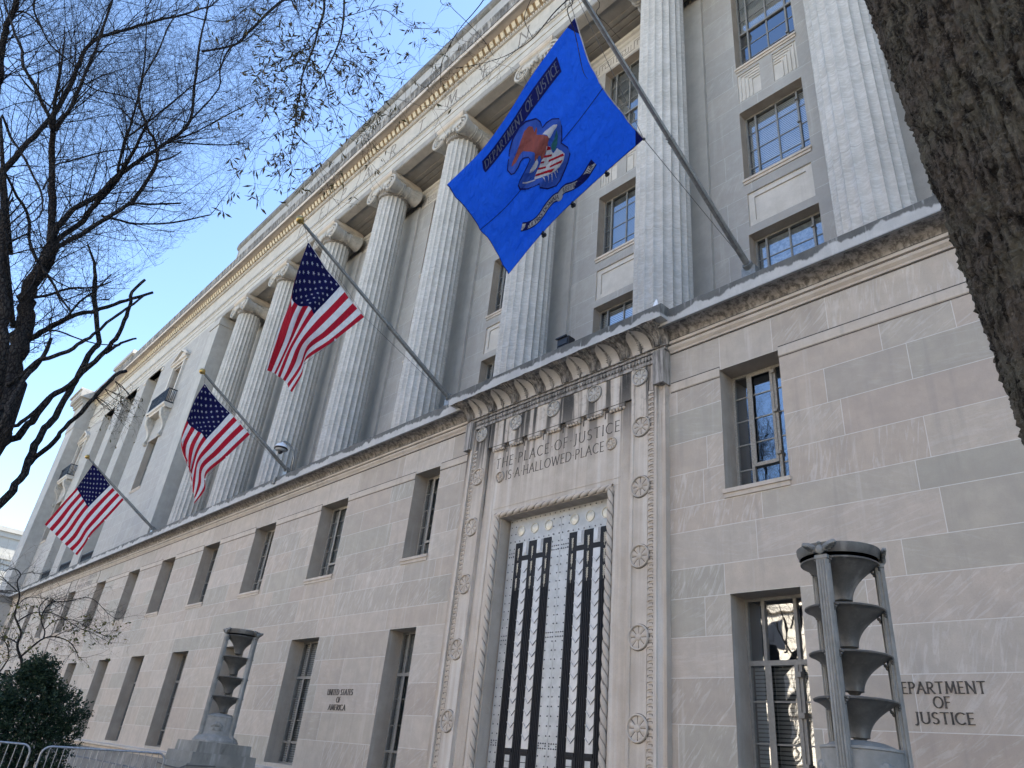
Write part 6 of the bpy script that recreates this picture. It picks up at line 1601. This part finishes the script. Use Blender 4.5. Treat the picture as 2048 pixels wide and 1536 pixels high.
# a drooping twig cluster on the low broken limb and a few withered leaves
dw = MB(); ends = []
for p in ((-1.30, -8.10, 6.05), (-1.25, -8.02, 6.20), (-1.31, -8.2, 5.9)):
    for k in range(3):
        shoot(dw, Vector(p), Vector((TR.uniform(-.3, .3), .75, -.35 + TR.uniform(-.3, .3))).normalized(), TR.uniform(.4, .75), .007, TR, 0, lambda q: True, .5, -.3, (5, 4), 5, ends)
at(dw.build('branches', M['bark_dark'], fix=False), t)
def leaf(mb, p, d, L, w, rng, droop=.3):
    d = (d + Vector((0, 0, -droop))).normalized(); s = d.cross(rvec(rng)).normalized(); n = d.cross(s)
    mid = p + d * L * .5 + n * L * .06
    mb.add([p, mid + s * w, p + d * L, mid - s * w], [(0, 1, 2), (0, 2, 3)])
lv = MB()
for p, d in TR.sample(ends, min(60, len(ends))): leaf(lv, p, rvec(TR), .06, .010, TR, 1.2)
for k in range(420):
    q = Vector((TR.uniform(-2.2, .2), TR.uniform(-9.3, -8.0), TR.uniform(5.4, 8.0)))
    if crown_in(q + Vector((0, .1, 0))): leaf(lv, q, rvec(TR), TR.uniform(.035, .06), .006, TR, 1.5)
at(lv.build('leaves', M['leaf_willow'], fix=False), t)

# big furrowed trunk close by on the right, with branches hanging into the top of the view
t = thing('oak_tree', 'massive furrowed grey brown tree trunk close by, with hanging leafy twigs', 'tree', (10.2, -7.3, gz))
def rtrunk(z): return .62 * (1 + .9 * math.exp(-z * 2.2)) - .012 * z
def ctrunk(z): return Vector((9.575 + .600 - .084 * (z - 2.5), -7.28, z))
mb = MB(); n = 420; zs = []
z = gz - .1
while z < 7.2: zs.append(z); z += .014 if 1.9 < z < 5.6 else .08
for z in zs:
    c = ctrunk(z); R = rtrunk(z)
    for j in range(n):
        a = 2 * math.pi * j / n
        vis = 1
        P = Vector((math.cos(a) * R, math.sin(a) * R, z))
        # long furrows with broken plates
        q = Vector((P.x * 23, P.y * 23, z * 3.6)); w = mnoise.noise(Vector((P.x * 5, P.y * 5, z * 4))) * .9
        f1 = abs(mnoise.noise(q + Vector((w, w, w)))); f2 = abs(mnoise.noise(Vector((P.x * 40, P.y * 40, z * 26)))); f3 = mnoise.noise(Vector((P.x * 85, P.y * 85, z * 65)))
        h = min(f1 * 3.2, 1) * .026 + min(f2 * 2.0, 1) * .010 + f3 * .014
        r = R - .045 + h
        mb.v.append((c.x + math.cos(a) * r, c.y + math.sin(a) * r, z))
for i in range(len(zs) - 1):
    for j in range(n):
        a = i*n + j; b = i*n + (j+1) % n; mb.f.append([a, b, b+n, a+n]); mb.m.append(0)
trk = at(mb.build('trunk', M['bark'], smooth=False, fix=False), t)
hb = MB(); top = ctrunk(7.1)
limbs_ = [[top + Vector((0, 0, -.3)), Vector((9.6, -7.5, 8.6)), Vector((8.6, -7.9, 9.8)), Vector((7.4, -8.3, 10.2)), Vector((6.2, -8.5, 9.9)), Vector((5.5, -8.6, 9.2))],
          [top + Vector((0, 0, -.3)), Vector((9.6, -7.1, 9.0)), Vector((9.0, -6.6, 11.0)), Vector((8.4, -6.0, 13.0))],
          [top + Vector((0, 0, -.3)), Vector((10.6, -7.6, 9.2)), Vector((11.4, -8.2, 11.5))],
          [Vector((8.6, -7.9, 9.8)), Vector((7.8, -7.3, 9.9)), Vector((7.1, -7.6, 9.6)), Vector((6.6, -7.9, 9.0))]]
for l in limbs_:
    pp_ = smooth_poly([[*q, .22 * (1 - .85 * i / (len(l) - 1)) + .01] for i, q in enumerate(l)], 4) if l is not limbs_[3] else smooth_poly([[*q, .05 - .012*i] for i, q in enumerate(l)], 4)
    hb.tube([q[:3] for q in pp_], [q[3] for q in pp_], 9)
HR = random.Random(41); lv = MB(); tw = MB()
def leafy(p, d, rng, m=None):
    for k in range(m or rng.randint(2, 4)): leaf(lv, p + rvec(rng) * .012, (d * .3 + rvec(rng)).normalized(), rng.uniform(.045, .085), rng.uniform(.0055, .009), rng, .75)
for name, pl in HANG:
    pts = [list(p) for p in pl]
    if name in ('A', 'B', 'Hh'): pts = [[5.55 + .1 * HR.random(), -8.58, 9.15, .016]] + pts
    elif name in ('N', 'N2', 'N3', 'N4', 'N5', 'I'): pts = [[6.65, -7.88, 9.05, .012]] + pts
    elif name == 'N6': pass
    sp_ = smooth_poly(pts, 4)
    hb.tube([q[:3] for q in sp_], [q[3] for q in sp_], 6)
    bare = name[0] == 'N'
    tot = sum((Vector(sp_[i+1][:3]) - Vector(sp_[i][:3])).length for i in range(len(sp_) - 1))
    m = int(tot * (6.5 if not bare else 4))
    for c in range(m):
        f = .25 + .75 * (c + HR.random()) / m; g_ = f * (len(sp_) - 1); i = min(int(g_), len(sp_) - 2)
        a, b = Vector(sp_[i][:3]), Vector(sp_[i+1][:3]); p = a.lerp(b, g_ - i)
        if p.z > 8.1: continue
        s = (rvec(HR) + (b - a).normalized() * .5).normalized(); ends = []
        shoot(tw, p, s, HR.uniform(.22, .62), .0022, HR, 1, lambda q: True, .55, -.25, (0, 3, 2), 5, ends, 3)
        if not bare:
            for e, d in ends:
                if HR.random() < .36: leafy(e, d, HR)
            if HR.random() < .15: leafy(p, s, HR, 3)
        elif HR.random() < .06 and ends: leafy(*ends[0], HR, 2)
at(hb.build('limbs', M['bark_dark'], smooth=True), t)
at(tw.build('twigs', M['bark_dark'], fix=False), t)
at(lv.build('leaves', M['leaf_willow'], fix=False), t)

# ------------------------------------------------------------------ dark evergreen bush behind the barriers
def in_bush(q, blobs): return any((q - c).length < r for c, r in blobs)
t = thing('evergreen_bush', 'dark dense evergreen bush behind the crowd barriers', 'bush', (-8.3, -6.75, gz))
B0 = Vector((-8.1, -6.25, -.22)); BR = random.Random(15); blobs = []
for dx, dy, z, r in ((0, 0, .7, 1.0), (.1, .5, .9, .72), (0, .62, 1.5, .62), (0, -.2, 1.5, .85), (.1, .35, 2.0, .66), (-.1, .02, 2.35, .46), (0, .72, 2.05, .46), (0, -.75, 1.2, .75), (.1, -.62, 1.9, .50), (0, .10, 2.72, .26), (.2, .75, .55, .6)):
    blobs.append((B0 + Vector((dx, dy, z)), r))
st = MB()
for k in range(16):
    c, r = BR.choice(blobs); b = B0 + Vector((BR.uniform(-.2, .2), BR.uniform(-.25, .25), gz)); e = c + rvec(BR) * r * .7
    st.tube([b, b.lerp(e, .5) + Vector((0, 0, .15)), e], [.03, .02, .006], 5)
at(st.build('stem', M['bark_dark'], smooth=True), t)
lv = MB()
sprays = []
for k in range(4200):
    c, r = BR.choice(blobs); v = rvec(BR); rr = r * (.55 + .5 * BR.random() ** .6) * (.9 + .25 * mnoise.noise(v * 3 + c))
    sprays.append((c + v * rr, (v + Vector((0, 0, .35))).normalized()))
for p, d in sprays:
    if p.z < gz: continue
    a = (d + rvec(BR) * .6).normalized(); L_ = BR.uniform(.10, .22)
    for j in range(9):
        s = j / 8; b = p + a * L_ * s; side = rvec(BR)
        leaf(lv, b, (a * .7 + side).normalized(), BR.uniform(.05, .085), BR.uniform(.012, .019), BR, .05)
at(lv.build('foliage', M['leaf_ever'], fix=False), t)

# ------------------------------------------------------------------ small bare tree with a few yellow green leaves
t = thing('small_tree', 'small crooked bare tree with a few yellow green leaves behind the evergreen bush', 'tree', (-11.55, -5.75, gz))
SM = random.Random(23)
tk = MB(); p0 = SMALL[0][0]
tk.tube([(p0[0] + .05, p0[1] + .12, gz - .1), (p0[0] + .03, p0[1] + .08, 1.0), tuple(p0[:3])], [.07, .055, .045], 8); at(tk.build('trunk', M['bark_dark'], smooth=True), t)
br = MB(); ends = []
for pl in SMALL:
    sp_ = smooth_poly([list(q) for q in pl], 3)
    br.tube([q[:3] for q in sp_], [max(q[3], .004) for q in sp_], 6)
    tot = sum((Vector(sp_[i+1][:3]) - Vector(sp_[i][:3])).length for i in range(len(sp_) - 1)); m = int(tot * 8)
    for c in range(m):
        f = .2 + .8 * (c + SM.random()) / m; g_ = f * (len(sp_) - 1); i = min(int(g_), len(sp_) - 2)
        a, b = Vector(sp_[i][:3]), Vector(sp_[i+1][:3]); p = a.lerp(b, g_ - i)
        shoot(br, p, (rvec(SM) + (b - a).normalized()).normalized(), SM.uniform(.35, .95), .006, SM, 1, lambda q: True, .5, .05, (0, 4, 3), 5, ends, 3)
at(br.build('branches', M['bark_dark'], fix=False), t)
lv = MB()
for e, d in ends:
    if SM.random() < .09 and e.z < 4.1:
        for k in range(3): leaf(lv, e + rvec(SM)*.03, rvec(SM), SM.uniform(.06, .11), SM.uniform(.016, .026), SM, .5)
at(lv.build('leaves', M['leaf_yellow'], fix=False), t)

# ------------------------------------------------------------------ far pale building and golden tree beyond the end of the street
t = thing('distant_building', 'distant pale stone building with a flat cornice beyond the end pier', 'building', (-120, 0, gz))
d = MB(); d.box(-150, -112, -14, 26, gz, 24.6); d.build('wall', M['far_stone'], t).matrix_parent_inverse = Matrix.Translation(t.location).inverted()
d = MB()
for z0, z1, o in ((24.6, 25.2, .5), (23.9, 24.6, .25), (21.0, 21.5, .35), (20.4, 21.0, .15), (17.4, 17.7, .2)): d.box(-150, -112 + o, -14 - o, 26, z0, z1)
at(d.build('cornice', M['far_stone'], None), t)
for i in range(10):
    for z0, z1 in ((11.5, 16.4), (4, 9)): d = MB(); d.box(-112.4, -111.97, -11 + i * 3.6, -9.4 + i * 3.6, z0, z1); at(d.build('window', M['dark_room'], None), t)
GR = random.Random(6)
t = thing('golden_tree', 'golden autumn tree in front of the distant pale building', 'tree', (-80, 1.2, gz))
tk = MB(); tk.tube([(-80, 1.2, gz), (-80, 1.2, 5), (-80.2, 1.0, 9)], [.3, .24, .12], 8); at(tk.build('trunk', M['bark_dark']), t)
lv = MB()
for k in range(5200):
    v = rvec(GR); c = Vector((-80, 1.0, 9.4)); r = (1.0 - .55 * GR.random() ** 2)
    p = c + Vector((v.x * 3.4, v.y * 3.0, v.z * 4.2)) * r * (.85 + .3 * mnoise.noise(v * 2.2)); leaf(lv, p, rvec(GR), .22, .08, GR, .2)
at(lv.build('crown', M['leaf_gold'], fix=False), t)

# ------------------------------------------------------------------ the sunlit block across the avenue (seen only in the window glass)
t = thing('opposite_building', 'cream office building across the avenue, mirrored in the lower right window', 'building', (0, -52, gz))
oh = []
d = MB(); d.box(-95, 70, -80, -52, gz, 18); at(d.build('wall', M['cream']), t)
d = MB()
for z in (4.5, 8.5, 12.5, 16.8): d.box(-95, 70, -52, -51.6, z, z + .5)
at(d.build('band', M['cream']), t)
for k in range(3):
    for i in range(19): d = MB(); d.box(-40 + i*4.95, -37.4 + i*4.95, -52.1, -51.93, 5.6 + 4*k, 8.0 + 4*k); at(d.build('window', M['black_iron']), t)
# street trees on the far side, also only in the glass
for i, x in enumerate((18, 4, -14)):
    t = thing('street_tree', 'bare street tree across the avenue, %s' % ('facing the lower right window', 'facing the metal door', 'facing the crowd barriers')[i], 'tree', (x, -34.5, gz))
    b = MB(); rng = random.Random(50 + i); b.tube([(x, -34.5, gz), (x, -34.5, 3.5)], [.25, .18], 8); at(b.build('trunk', M['bark_dark']), t)
    b = MB()
    for k in range(9): shoot(b, Vector((x, -34.5, 3.3)), Vector((rng.uniform(-.7, .7), rng.uniform(-.7, .7), 1)).normalized(), rng.uniform(6, 9), .06, rng, 0, lambda q: True, .35, .3, (7, 6), 6)
    at(b.build('crown', M['bark_dark'], fix=False), t)
